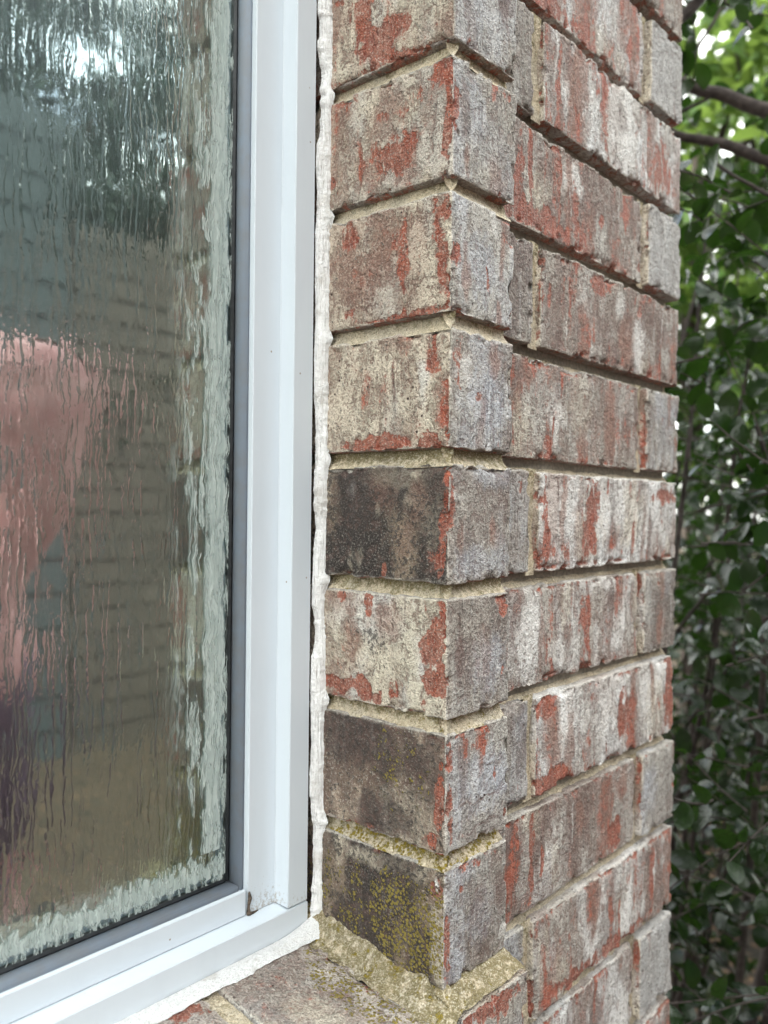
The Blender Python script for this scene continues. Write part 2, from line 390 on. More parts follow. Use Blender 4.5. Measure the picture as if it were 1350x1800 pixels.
def brick(mb, x0, x1, y0, y1, z0, z1, dense, styles, seed, res=.0008, feats=(), redb=0., rough=1.):
    """one brick as a rounded, chipped, displaced block. dense: {'-x','-y',...}: finely meshed faces.
    styles: palette per face; feats: (face,u,v,ru,rv,channel,amount), u along the face in metres, v 0 top..1 bottom"""
    lo = np.array([x0, y0, z0]); hi = np.array([x1, y1, z1]); rs = np.random.default_rng(seed)
    sv = rs.uniform(-40, 40, 3); tiltx, tilty = rs.normal(0, .0006, 2)*rough
    oc = 1 if res > .003 else 4
    for face in ('-x', '+x', '-y', '+y', '-z', '+z'):
        if oc == 1 and face not in dense: continue
        ax = 'xyz'.index(face[1]); pos_ = face[0] == '+'; o = [i for i in range(3) if i != ax]
        fr = res if face in dense else (.0035 if ax == 2 and res < .003 else max(res, .012))
        U = axis(lo[o[0]], hi[o[0]], fr, 0); V = axis(lo[o[1]], hi[o[1]], fr, 0)
        uu, vv = np.meshgrid(U, V, indexing='ij'); p = np.zeros((uu.size, 3)); p[:, o[0]] = uu.ravel(); p[:, o[1]] = vv.ravel(); p[:, ax] = hi[ax] if pos_ else lo[ax]
        ps = p+sv
        # ragged arris radius
        rad = (.0019+.0013*fbm(ps, (70, 70, 70), 3, min(oc, 2)))[:, None]
        inn = np.clip(p, lo+rad, hi-rad); d = p-inn; ln = np.linalg.norm(d, axis=1)[:, None]+1e-12; nrm = d/ln
        q = inn+nrm*rad
        du = np.minimum(p[:, o[0]]-lo[o[0]], hi[o[0]]-p[:, o[0]]); dv = np.minimum(p[:, o[1]]-lo[o[1]], hi[o[1]]-p[:, o[1]])
        de = np.minimum(du, dv)
        amp = rough*(.00055*fbm(ps, (38, 38, 30), 11, min(oc, 3))+.00028*fbm(ps, (260, 260, 160), 12, min(oc, 3), .6)+.00022*fbm(ps, (420, 420, 50), 19, min(oc, 2)))
        chip = np.maximum(0, fbm(ps, (95, 95, 95), 21, min(oc, 3))-.07)*np.exp(-(de/.0036)**2)*.0125*rough
        edge = .0013*fbm(ps, (120, 120, 120), 23, min(oc, 2))*np.exp(-(de/.003)**2)
        q = q+nrm*(amp-chip+edge)[:, None]
        q[:, 0] += (p[:, 2]-(z0+z1)/2)*tiltx*8; q[:, 1] += (p[:, 2]-(z0+z1)/2)*tilty*8
        st = styles.get(face, styles.get('*'))
        c1, c2, c3 = [np.array(c) for c in PAL[st]]
        a = sstep(-.25, .35, fbm(ps, (28, 28, 13), 31, min(oc, 4), .6)); b = sstep(.0, .42, fbm(ps, (36, 36, 15), 37, min(oc, 4), .6))
        tone = c1+(c2-c1)*a[:, None]; tone = tone+(c3-tone)*b[:, None]
        if st in ('wash', 'washlt', 'washdk'):   # strong vertical pours
            b2 = sstep(.05, .25, fbm(ps, (42, 42, 15), 41, min(oc, 3), .6)); tone = tone+(c3-tone)*(b2*.7)[:, None]
        mask = np.zeros((len(p), 4)); mask[:, 0] = .40+redb; mask[:, 1] = .30; mask[:, 2] = .42; mask[:, 3] = 0
        mask[:, 0] += .28*np.exp(-(de/.0045)**2)*(fbm(ps, (45, 45, 45), 51, min(oc, 2))+.25)+.8*chip/.001*.12
        if st in ('wash', 'washlt', 'washdk'):
            mask[:, 0] += .05+.12*fbm(ps, (50, 50, 22), 43, min(oc, 3))
        if st == 'smooth': mask[:, 0] -= .22
        if st in ('gray', 'graylt', 'graydk'): mask[:, 0] -= .10; mask[:, 2] += .06
        if st in ('dark', 'umber'): mask[:, 1] += .22 if st == 'dark' else .12; mask[:, 0] -= .14; mask[:, 2] -= .22 if st == 'dark' else .1
        if st in ('cream', 'swirl'): mask[:, 0] += .06*fbm(ps, (60, 60, 25), 47, min(oc, 3)); mask[:, 2] += .10
        u = p[:, o[0]]-lo[o[0]]; v = (hi[2]-p[:, 2])/(z1-z0) if ax != 2 else (p[:, 1]-y0)/(y1-y0)
        relief = np.zeros(len(p))
        if oc > 1 and face in dense:
            wu = u+.0060*fbm(ps, (60, 60, 36), 61, 4, .6); wv = v+.10*fbm(ps, (60, 60, 36), 62, 4, .6); wob = fbm(ps, (190, 190, 150), 63, 3, .65)
            width = hi[o[0]]-lo[o[0]]; fl = [x for x in feats if x[0] == face]; na = width/.066
            def auto(cnt, ch, r0, r1, v0, v1, a0, a1, tall=False):
                for _ in range(rs.poisson(cnt*na)):
                    rv_ = rs.uniform(v0, v1); fl.append((face, rs.uniform(0, width), rs.uniform(.0, 1), rs.uniform(r0, r1), rv_, ch, rs.uniform(a0, a1)))
            if ax != 2:
                if st in ('cream', 'swirl'):
                    auto(2.2, 8, .006, .018, .12, .4, .35, .75); auto(2.5, RD, .0015, .005, .04, .14, .25, .5); auto(2.5, CRM, .004, .012, .08, .35, .3, .7); auto(.8, 9, .0006, .0012, .1, .3, .5, .9)
                elif st in ('gray', 'graylt', 'graydk'):
                    auto(1.6, BLU, .008, .02, .15, .35, .2, .6); auto(1.4, 8, .003, .010, .1, .4, .3, .7); auto(1.2, RD, .001, .004, .03, .16, .3, .5); auto(1, 9, .004, .012, .1, .4, .3, .6); auto(.8, WHT, .003, .008, .05, .2, .2, .5)
                elif st in ('wash', 'washlt', 'washdk'):
                    auto(.9 if st != 'washdk' else .45, WHT, .004, .020, .15, .6, .4, .95); auto(.9, 8, .003, .015, .2, .8, .5, .95); auto(.9, RD, .0012, .0055, .06, .45, .3, .6); auto(.9, 9, .004, .016, .12, .5, .3, .7); auto(.6, CRM, .006, .022, .15, .5, .3, .6); auto(.6, 9, .0005, .0011, .1, .4, .6, .95); auto(.5, WHT, .0006, .0012, .1, .4, .5, .9)
                elif st in ('dark', 'umber'):
                    auto(3.0, 6, .008, .02, .15, .4, .5, .95); auto(1.3, 8, .005, .012, .1, .3, .2, .45); auto(1.0, CRM, .002, .006, .05, .2, .2, .5)
                elif st == 'smooth': auto(1.0, 9, .0005, .001, .02, .08, .5, .9); auto(.6, 8, .002, .006, .1, .4, .2, .5)
            else: auto(1.0, CRM, .004, .012, .1, .3, .2, .5); auto(1.0, 8, .003, .010, .1, .3, .2, .5)
            for (ff, fu, fv, ru, rv, ch, am) in fl:
                dd = np.sqrt(((wu-fu)/ru)**2+((wv-fv)/rv)**2)+.55*wob
                w = 1-sstep(.45, 1.25, dd)
                if ch < 4:
                    mask[:, ch] += am*w
                    if ch == 0: relief -= .0008*w*am
                    if ch == 2: relief += .0006*w*am
                else:
                    tone = tone+(np.array({4: (.74, .66, .52), 5: (.53, .56, .63), 6: (.060, .045, .040), 7: (.84, .83, .82), 8: (.33, .17, .125), 9: (.15, .095, .085)}[ch])-tone)*(min(1, am)*w)[:, None]
                    if ch == 7: relief += .0006*w*am; mask[:, 2] += .4*w*am; mask[:, 0] -= .25*w*am
                    if ch == 8: mask[:, 0] += .10*w*am; mask[:, 2] -= .25*w*am
                    if ch in (6, 9): mask[:, 2] -= .30*w*am
            q = q+nrm*np.clip(relief, -.0011, .0009)[:, None]
        f = gridfaces(len(U), len(V), flip=((ax == 1) == pos_))
        sy = {'cream': (.12, 1, 0), 'swirl': (.1, .7, 0), 'sill': (.15, .5, 0), 'dark': (.1, .1, 0), 'umber': (.15, .3, 0), 'gray': (.75, .3, .2), 'graylt': (.5, .2, .1), 'graydk': (.9, .3, .2),
              'wash': (.4, .6, .85), 'washlt': (.35, .5, .9), 'washdk': (.35, .8, .45), 'smooth': (.35, .1, .1)}[st]
        em = np.exp(-(de/.0011)**2); tone = tone+(np.array((.66, .61, .54))-tone)*(.55*em)[:, None]; mask[:, 2] += .5*em; mask[:, 0] -= .2*em
        if ax == 2 and not pos_: mask[:, 0] = .62; mask[:, 2] = .25
        if ax == 2 and pos_ and st not in ('sill',): mask[:, 2] = .9; mask[:, 0] = .3
        mb.add(q, [f], sty=np.tile(sy, (len(p), 1)), tone=np.c_[tone, np.ones(len(p))], mask=np.clip(mask, 0, 1), seed=np.tile(sv, (len(p), 1)))

wall = thing('brick_wall', 'whitewashed red brick wall with a projecting quoin beside the white window', 'wall')
RD, GR, PL, LI, CRM, BLU, DRK, WHT = range(8)
A, B = '-x', '-y'
# features read off the photograph, per course of the corner column; u on A is the distance from the outer corner
FE = {
 0: [(A, .055, .80, .020, .30, RD, .5), (A, .068, .35, .008, .5, RD, .35), (A, .02, .5, .02, .4, CRM, .5), (B, .01, .9, .01, .12, RD, .35)],
 1: [(A, .003, .15, .012, .16, RD, .55), (A, .003, .6, .0035, .42, RD, .6), (A, .040, .70, .018, .22, RD, .33), (A, .069, .60, .0025, .35, RD, .4), (A, .030, .25, .022, .12, RD, .2), (B, .045, .10, .014, .14, RD, .4), (B, .002, .35, .004, .3, RD, .45), (B, .03, .6, .03, .3, BLU, .25), (B, .005, .60, .0018, .06, 6, 1), (B, .026, .55, .0024, .045, 6, 1), (A, .004, .22, .006, .10, 9, .6)],
 2: [(A, .0265, .38, .0085, .20, CRM, .95), (A, .0265, .38, .0085, .18, PL, .4), (A, .037, .36, .0065, .30, RD, .42), (A, .009, .45, .0045, .55, RD, .48), (A, .03, .97, .035, .05, RD, .5), (A, .075, .12, .012, .12, RD, .36), (B, .03, .55, .018, .30, BLU, .6), (B, .06, .15, .01, .2, RD, .3), (B, .005, .5, .006, .12, RD, .4), (A, .067, .62, .0009, .26, 9, .95), (A, .064, .82, .012, .016, 9, .7), (A, .05, .30, .01, .35, 8, .5)],
 3: [(A, .013, .28, .0075, .22, RD, .5), (A, .004, .60, .007, .30, RD, .42), (A, .050, .93, .035, .09, RD, .46), (A, .016, .95, .01, .10, RD, .5), (A, .065, .45, .008, .2, RD, .25), (A, .02, .4, .004, .22, WHT, .6), (B, .006, .25, .006, .28, RD, .5), (B, .040, .55, .022, .32, BLU, .75), (B, .012, .33, .006, .12, WHT, .6), (B, .058, .9, .008, .2, RD, .3)],
 4: [(A, .0025, .5, .0045, .6, RD, .7), (A, .010, .82, .008, .14, RD, .42), (A, .047, .90, .0042, .065, RD, .75), (A, .047, .90, .0042, .065, GR, -.5), (A, .020, .10, .05, .12, CRM, .6), (A, .020, .10, .05, .12, GR, -.3), (A, .012, .35, .012, .35, CRM, .35), (A, .075, .22, .003, .06, WHT, .9), (A, .07, .65, .03, .10, GR, .35), (A, .025, .28, .012, .1, CRM, .4), (B, .045, .08, .02, .16, BLU, .5), (B, .006, .3, .004, .3, RD, .35), (B, .03, .85, .03, .15, BLU, .5)],
 5: [(A, .060, .22, .035, .22, WHT, .5), (A, .05, .55, .03, .20, CRM, .6), (A, .010, .45, .011, .28, RD, .48), (A, .008, .72, .013, .10, RD, .65), (A, .070, .87, .028, .085, RD, .68), (A, .04, .8, .012, .07, RD, .3), (A, .004, .2, .006, .3, RD, .35), (A, .055, .40, .013, .12, GR, .3), (B, .058, .10, .007, .1, RD, .6)],
 6: [(A, .075, .15, .03, .35, DRK, .8), (A, .035, .25, .025, .22, DRK, .5), (A, .003, .55, .0045, .30, RD, .65), (A, .009, .92, .008, .07, RD, .55), (A, .03, .75, .022, .28, CRM, .45), (A, .070, .70, .02, .25, RD, .12), (A, .03, .35, .03, .4, LI, .22), (A, .004, .08, .01, .12, RD, .35), (B, .02, .16, .045, .14, RD, .36), (B, .04, .5, .03, .3, BLU, .7), (B, .003, .5, .004, .5, RD, .35), (B, .034, .66, .032, .013, 9, .9), (B, .036, .90, .030, .013, 9, .9), (B, .042, .35, .010, .012, 6, .8)],
 7: [(A, .005, .20, .0055, .14, RD, .65), (A, .0055, .16, .002, .06, WHT, .9), (A, .05, .60, .08, .6, LI, .24), (A, .022, .62, .032, .45, LI, .42), (A, .05, .08, .045, .08, CRM, .55), (A, .004, .7, .006, .4, CRM, .6), (A, .004, .7, .006, .4, GR, -.3), (B, .004, .7, .005, .4, RD, .4), (B, .03, .06, .05, .06, RD, .35)],
}
STY = {0: ('cream', 'gray'), 1: ('cream', 'gray'), 2: ('cream', 'graylt'), 3: ('cream', 'gray'), 4: ('dark', 'gray'), 5: ('swirl', 'graydk'), 6: ('umber', 'graylt'), 7: ('dark', 'graydk')}
def course(k): return -k*H, -k*H+H-J        # bottom and top of the brick of course k (its bottom is line k)
q_ = MB()
for k in range(-3, 8):
    z0, z1 = course(k); sa, sb = STY.get(k, ('cream', 'gray'))
    fine = k >= 0
    brick(q_, 0, WB, 0, .13, z0, z1, {'-x', '-y'}, {'-x': sa, '-y': sb, '*': 'graydk'}, 100+k+3, .0008 if fine else .002, FE.get(k, ()))
# projecting course under the sill end, and the rest of the quoin below
z0, z1 = course(8)
PJ = -.0135
brick(q_, 0.0, WB+.0035, PJ, .13, z0-.002, z1-.0010, {'-x', '-y', '+z'}, {'*': 'gray', '+z': 'cream'}, 140, .0009, [(B, .03, .08, .04, .12, RD, .5), ('+z', .045, .05, .03, .18, RD, .5), (B, .012, .4, .012, .3, WHT, .4)])
for k in range(9, 22):
    z0, z1 = course(k)
    brick(q_, 0, WB, 0, .13, z0, z1, {'-x', '-y'}, {'-x': 'cream', '-y': 'gray', '*': 'graydk'}, 160+k, .004)
for k in range(-24, -3):
    z0, z1 = course(k)
    brick(q_, 0, WB, 0, .13, z0, z1, {'-x', '-y'}, {'-x': 'cream', '-y': 'gray', '*': 'graydk'}, 260+k, .004)
q_.build('quoin', M_BRICK, wall)

def mstrip(mb, path, zlo, zhi, inset, res=.0009, algae_shade=.35, lich=.1, pale=.3, seed=0, slope=.003, flipn=False, vres=None):
    """mortar bed following a plan path [(x,y,nx,ny)...]; slope tips the face so its foot stands forward"""
    path = np.array(path, float); seg = np.linalg.norm(np.diff(path[:, :2], axis=0), axis=1); t = np.r_[0, np.cumsum(seg)]
    n = max(2, int(t[-1]/res)); s = np.linspace(0, t[-1], n); P = np.stack([np.interp(s, t, path[:, i]) for i in range(4)], 1)
    nv = max(4, int((zhi-zlo)/(vres or res))); z = np.linspace(zlo, zhi, nv)
    p = np.zeros((n, nv, 3)); w = (z-zlo)/(zhi-zlo)
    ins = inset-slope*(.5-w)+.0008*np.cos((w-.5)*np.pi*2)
    nn = P[:, 2:4]/np.maximum(np.linalg.norm(P[:, 2:4], axis=1)[:, None], .7)
    p[:, :, 0] = P[:, None, 0]-nn[:, None, 0]*ins[None]; p[:, :, 1] = P[:, None, 1]-nn[:, None, 1]*ins[None]; p[:, :, 2] = z[None]
    p = p.reshape(-1, 3); d = .0007*fbm(p+seed, (90, 90, 90), 71, 3)+.00035*fbm(p+seed, (500, 500, 500), 72, 2)
    N = np.repeat(nn, nv, axis=0); p[:, :2] += N*d[:, None]; p[:, 2] += .0006*fbm(p+seed, (60, 60, 60), 75, 2)
    W = np.tile(w, n); mask = np.zeros((len(p), 4)); mask[:, 0] = algae_shade+.5*(W-.5); mask[:, 1] = lich; mask[:, 2] = pale-.35*(W-.3); mask[:, 3] = 1  # joint tops darker, feet paler: shade under the brick painted in
    mb.add(p, [gridfaces(n, nv, flip=True)], mask=np.clip(mask, 0, 1))
mo = MB()
for k in range(-3, 8):
    alg = {3: .62, 4: .58, 5: .50, 6: .55, 7: .6}.get(k, .36); li = {3: .22, 4: .42, 5: .50, 6: .66}.get(k, .05)
    z = -k*H
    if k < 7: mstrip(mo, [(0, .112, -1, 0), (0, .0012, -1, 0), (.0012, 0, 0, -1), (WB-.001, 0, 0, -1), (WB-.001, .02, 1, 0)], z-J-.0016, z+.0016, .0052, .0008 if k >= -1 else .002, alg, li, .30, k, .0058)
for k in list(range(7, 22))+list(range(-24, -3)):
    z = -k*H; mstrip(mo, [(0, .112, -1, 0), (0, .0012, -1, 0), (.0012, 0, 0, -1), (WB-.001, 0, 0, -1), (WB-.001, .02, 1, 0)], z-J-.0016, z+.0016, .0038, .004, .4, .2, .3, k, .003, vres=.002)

# main wall face (set back), corner at x = L; king-size running bond, corner headers
wf = MB(); CST = 245e-3; rr = random.Random(5)
CSTY = {-1: ('smooth', 'washlt'), 1: ('smooth', 'washdk'), 3: ('gray', 'washdk'), 5: ('graydk', 'wash'), 7: ('graylt', 'washdk'), 9: ('smooth', 'washlt')}
CS2 = {0: 'washlt', 2: 'washdk', 4: 'washlt', 6: 'washlt', 8: 'wash', 10: 'wash', -2: 'washdk'}
CF = {  # u measured from the brick's own left end
 0: [(B, .045, .5, .03, .45, WHT, .6), (B, .108, .5, .02, .45, WHT, .55), (B, .092, .4, .008, .5, RD, .45), (B, .02, .4, .006, .5, RD, .3), (B, .2, .5, .02, .4, RD, .25)],
 4: [(B, .035, .35, .028, .36, WHT, .8), (B, .010, .45, .006, .5, RD, .5), (B, .078, .40, .014, .55, RD, .42), (B, .115, .35, .03, .35, WHT, .7), (B, .185, .5, .03, .5, WHT, .5), (B, .21, .2, .03, .1, RD, .4), (B, .148, .6, .004, .4, RD, .45)],
 6: [(B, .045, .35, .03, .5, WHT, .55), (B, .095, .4, .012, .5, WHT, .5), (B, .135, .55, .018, .35, RD, .38), (B, .18, .45, .02, .5, WHT, .75), (B, .225, .4, .012, .6, RD, .5), (B, .02, .9, .04, .12, RD, .45), (B, .01, .1, .02, .15, RD, .4)],
 2: [(B, .12, .25, .01, .15, WHT, .5), (B, .06, .4, .01, .3, WHT, .35), (B, .085, .12, .02, .1, RD, .35)],
 -1: [(B, .05, .9, .09, .15, RD, .35)], 1: [(B, .05, .85, .09, .15, RD, .4), (B, .10, .4, .01, .3, RD, .3)], 3: [(B, .03, .7, .02, .3, RD, .35), (B, .09, .9, .01, .2, RD, .3)],
 5: [(B, .02, .6, .012, .6, RD, .45), (B, .095, .4, .007, .6, RD, .35), (B, .15, .4, .012, .5, RD, .3), (B, .04, .5, .02, .4, WHT, .35)],
 7: [(B, .05, .5, .01, .5, RD, .35), (B, .20, .75, .012, .2, RD, .5)],
 8: [(B, .1, .9, .1, .1, RD, .4), (B, .15, .5, .01, .4, WHT, .4)],
}
def runrow(mb, k, xa, xb, fine, seed0):
    z0, z1 = course(k); odd = k % 2 != 0; x = xb; first = True
    while x > xa+.02:
        w = (.066 if odd else .2366) if (first and xb == L) else .2366
        xl = max(x-w, xa)
        yd = rr.gauss(0, .0006)
        if first and xb == L:
            hs, ss_ = CSTY.get(k, ('graylt', 'wash')); st = hs if odd else CS2.get(k, 'wash')
            yd = -.0027 if odd else -.0018
            f = CF.get(k, ()) if not odd else ()
        else:
            st = CSTY.get(k, ('graylt', 'wash'))[1] if odd else CS2.get(k, 'washdk'); f = CF.get(k, ()) if (odd and fine) else ()
            if not odd and fine: st = 'gray'
        brick(mb, xl, x, SB+yd, SB+.07, z0, z1, {'-y'} | ({'-x'} if first or fine else set()), {'*': st, '-x': 'swirl' if xb == L and x > .1 else 'gray', '+x': 'wash'}, seed0+int((x+9)*1000) % 977+k*13, .0011 if fine else .006, f, redb=.03, rough=1.6)
        x = xl-.009
        if fine and xl > xa+.02:
            mstrip(mo, [(xl-.0105, SB, 0, -1), (xl+.0015, SB, 0, -1)], z0-.002, z1+.002, .0030 if not odd else .0048, .0012, .34, 0, .34, k+x*7, 0)
        elif xl > xa+.02: mstrip(mo, [(xl-.0105, SB, 0, -1), (xl+.0015, SB, 0, -1)], z0-.002, z1+.002, .003, .004, .25, 0, .40, k, 0, vres=.01)
        first = False
for k in range(-24, 22):
    fine = -3 <= k <= 11
    runrow(wf, k, WB-.03, L, fine, 1000)
    z = -k*H
    mstrip(mo, [(WB-.02, SB, 0, -1), (L-.0015, SB, 0, -1), (L-.0015, SB+.05, 1, 0)], z-J-.0012, z+.0012, .0086, .0012 if fine else .006, .46, .04, .22, 50+k, .0050, vres=None if fine else .003)  # more olive, less pale: the deep recess shadow is put into the colour
# right-hand return of the wall, running away from the camera
for k in range(-24, 22):
    z0, z1 = course(k); y = SB+(.2366 if k % 2 else .066)+.009
    if k % 2: brick(wf, L-.07, L, SB+.0705, SB+.2366, z0, z1, {'+x'}, {'*': 'wash'}, 3000+k, .008)
    while y < 2.4:
        brick(wf, L-.07, L, y, y+.2366, z0, z1, {'+x'}, {'*': 'wash'}, 3100+k*7+int(y*100), .012); y += .2456
    mstrip(mo, [(L, SB+.05, 1, 0), (L, 2.4, 1, 0)], -k*H-J-.0016, -k*H+.0016, .005, .02, .3, 0, .3, k, .002, vres=.004)
wf.build('wall_face', M_BRICK, wall)

# left of the window and above / below it (beyond the frame)
WX = -1.10        # left edge of the opening
lf = MB()
for k in range(-24, 22):
    z0, z1 = course(k)
    brick(lf, WX-WB, WX, 0, .13, z0, z1, {'+x', '-y'}, {'*': 'gray', '+x': 'cream'}, 5000+k, .006)
    mstrip(mo, [(WX-WB+.001, .02, -1, 0), (WX-WB+.001, 0, 0, -1), (WX-.0012, 0, 0, -1), (WX, .0012, 1, 0), (WX, .112, 1, 0)], -k*H-J-.0016, -k*H+.0016, .004, .005, .35, .1, .3, k, .003, vres=.003)
    runrow(lf, k, -2.6, WX-WB+.02, False, 6000)
    mstrip(mo, [(-2.6, SB, 0, -1), (WX-WB+.02, SB, 0, -1)], -k*H-J-.0016, -k*H+.0016, .005, .02, .3, 0, .3, k, .003, vres=.003)
for k in list(range(-24, -9))+list(range(9, 22)):
    runrow(lf, k, WX+.005, -.004, False, 7000)
    mstrip(mo, [(WX, SB, 0, -1), (0, SB, 0, -1)], -k*H-J-.0016, -k*H+.0016, .005, .02, .3, 0, .3, k, .003, vres=.003)
lf.build('far_wall_face', M_BRICK, wall)

# sloping rowlock sill: bricks on edge under the window
def tip(mb, i0, x0, x1, y0, y1, ztop):        # shear the vertices added since i0 to follow the sill's fall
    pass
SLP = .135
def sillz(y): return -.5400+SLP*y
sb = MB(); x = -.0165; kk = 0; first = True
while x > WX+.03:
    s0 = len(sb.v); w = .0705
    near = kk < 4
    fe = []
    if kk == 0: fe = [('+z', .03, .45, .03, .5, DRK, .25), ('+z', .058, .55, .008, .5, PL, .3), ('+z', .056, .35, .014, .5, LI, .55), ('+z', .03, .93, .03, .04, RD, .5)]
    if kk == 1: fe = [('+z', .055, .8, .012, .12, RD, .7), ('+z', .03, .5, .03, .4, PL, .2)]
    brick(sb, x-w, x, PJ-.004, .118, -.6, -.5400, {'+z', '-y'}, {'*': 'gray', '+z': 'sill', '-y': 'gray'}, 800+kk, .001 if near else .005, fe)
    for a in sb.v[s0:]: a[:, 2] += SLP*a[:, 1]*sstep(-.6, -.55, a[:, 2])
    x -= w+.011; kk += 1
sb.build('sill', M_BRICK, wall)
# mortar between the sill bricks, the wide fillet at the quoin's foot
n1 = 900
def slab(mb, xa, xb, ya, yb, zf, res, algae_shade, lich, pale, seed, amp=.0008):
    U = np.linspace(xa, xb, max(3, int((xb-xa)/res))); V = np.linspace(ya, yb, max(3, int((yb-ya)/res)))
    uu, vv = np.meshgrid(U, V, indexing='ij'); p = np.stack([uu.ravel(), vv.ravel(), np.zeros(uu.size)], 1)
    p[:, 2] = zf(p[:, 0], p[:, 1])+amp*fbm(p+seed, (100, 100, 100), 81, 3)+amp*.35*fbm(p+seed, (480, 480, 480), 82, 2)-amp*2.2*np.maximum(0, fbm(p+seed, (150, 150, 150), 84, 3)-.22)
    mask = np.ones((len(p), 4)); mask[:, 0] = algae_shade; mask[:, 1] = lich+.2*fbm(p, (40, 40, 40), 83, 2); mask[:, 2] = pale
    mb.add(p, [gridfaces(len(U), len(V))], mask=np.clip(mask, 0, 1))
slab(mo, -.0200, .004, PJ-.002, .112, lambda x, y: sillz(y)-.0015+np.maximum(0, (x+.0165)/.0165)**1.25*(.0080+.030*np.maximum(y, 0)), .0009, .62, .56, .20, 5, .0020)
slab(mo, -.004, WB+.001, PJ+.0005, .004, lambda x, y: -.5402+(y-PJ)*.50, .0009, .66, .48, .22, 6, .0019)
x = -.0165-.0705
for i in range(14):
    slab(mo, x-.0125, x+.0015, PJ-.002, .112, lambda x_, y_: sillz(y_)-.0028, .001 if i < 4 else .004, .40, .45 if i < 2 else .2, .36, 7+i)
    x -= .0815
boxmb(mo, WX, .0, -.010, .5, -.62, -.556); mo.at['mask'].append(np.tile([.3, .1, .3, 1], (8, 1)))
mo.build('mortar', M_MORTAR, wall)
# solid backing behind the facing bricks
core = MB()
boxmb(core, .0075, WB-.006, .0075, .5, -1.75, 1.9)
boxmb(core, WB-.0062, L-.008, SB+.0085, .5, -1.75, 1.9)
boxmb(core, L-.075, L-.009, .498, 2.4, -1.75, 1.9)
boxmb(core, WX-WB+.006, WX-.0075, .0075, .5, -1.75, 1.9)
boxmb(core, -2.6, WX-WB+.0062, SB+.0085, .5, -1.75, 1.9)
boxmb(core, WX-.0074, .0074, SB+.0085, .5, -1.75, -.6)
boxmb(core, WX-.0074, .0074, SB+.0085, .5, 9*H+.002, 1.9)
M_CORE = mat_plain('backing_mortar', (.30, .27, .22), .95, 300)
core.build('backing', M_CORE, wall, smooth=False)
# eaves above (they keep the sun off the wall) and interior behind the window
ev = thing('eaves', 'white boarded eaves with fascia above the brick wall', 'eaves')
e1 = MB(); boxmb(e1, -2.7, L+.12, -.12, 2.5, 1.9, 1.93, .003); e1.build('soffit', M_FRAME, ev, False)
e2 = MB(); boxmb(e2, -2.7, L+.12, -.145, -.121, 1.88, 2.08, .003); e2.build('fascia', M_FRAME, ev, False)
rf = MB(); rf.add([(-2.7, -.17, 2.06), (L+.15, -.17, 2.06), (L+.15, 2.5, 3.5), (-2.7, 2.5, 3.5), (-2.7, -.17, 2.02), (L+.15, -.17, 2.02), (L+.15, 2.5, 1.95), (-2.7, 2.5, 1.95)], [np.array([(0, 1, 2, 3), (7, 6, 5, 4), (0, 4, 5, 1), (1, 5, 6, 2), (2, 6, 7, 3), (3, 7, 4, 0)])])
rf.build('roof', mat_plain('shingles', (.09, .085, .08), .9, 60, bump=.002), ev, False)
room = MB()
boxmb(room, -2.0, -.001+.0, 2.3, 2.35, -1.6, 1.8); boxmb(room, -2.0, -1.95, .51, 2.3, -1.6, 1.8)
boxmb(room, .0, .05, .51, 2.3, -1.6, 1.8); boxmb(room, -2.0, .05, .51, 2.35, -1.65, -1.6); boxmb(room, -2.0, .05, .51, 2.35, 1.8, 1.85)
tag(room.build('interior_room', mat_plain('dim_plaster', (.30, .29, .27), .9, 20), None, False), kind='structure')

# ------------------------------------------------------------------ window
win = thing('window', 'white vinyl framed window with rippled rain glass', 'window', loc=(0, 0, 0))
ZT = 9*H-.002                     # head of the opening
FX, Y0, Y1, Y2 = -.0085, .100, .1122, .1285      # outer edge; front face, second step, glass
F1, F2 = -.0252, -.0470
ZB, ZB1, ZB2 = -.5285, -.5095, -.4942
WL = WX+.0085
def extr(name, prof, a, b, axis_, mat, dirt=None, bev=.0006):
    """extrude a 2-D step profile (list of (s, y)) along z or x; corners softened"""
    import bmesh
    bm = bmesh.new()
    mk = (lambda s, y, t: (s, y, t)) if axis_ == 'z' else (lambda s, y, t: (t, y, s))
    n = len(prof); T = [a, b]; vs = [[bm.verts.new(mk(s, y, t)) for s, y in prof] for t in T]
    for i in range(n): bm.faces.new((vs[0][i], vs[0][(i+1) % n], vs[1][(i+1) % n], vs[1][i]))
    bm.faces.new(vs[0][::-1]); bm.faces.new(vs[1])
    bmesh.ops.recalc_face_normals(bm, faces=bm.faces[:])
    bmesh.ops.bevel(bm, geom=bm.edges[:], offset=bev, segments=3, affect='EDGES')
    long_ = [e for e in bm.edges if abs((e.verts[0].co-e.verts[1].co).length-(b-a)) < .01]
    bmesh.ops.subdivide_edges(bm, edges=long_, cuts=40)
    me = bpy.data.meshes.new(name); bm.to_mesh(me); bm.free()
    for p in me.polygons: p.use_smooth = True
    at_ = me.attributes.new('dirt', 'FLOAT', 'POINT')
    co = np.zeros(len(me.vertices)*3); me.vertices.foreach_get('co', co); co = co.reshape(-1, 3)
    at_.data.foreach_set('value', (dirt(co) if dirt else np.full(len(co), .2)).astype(np.float32))
    me.materials.append(mat)
    o = link(bpy.data.objects.new(name, me), win)
    mod = o.modifiers.new('wn', 'WEIGHTED_NORMAL'); mod.keep_sharp = True
    return o
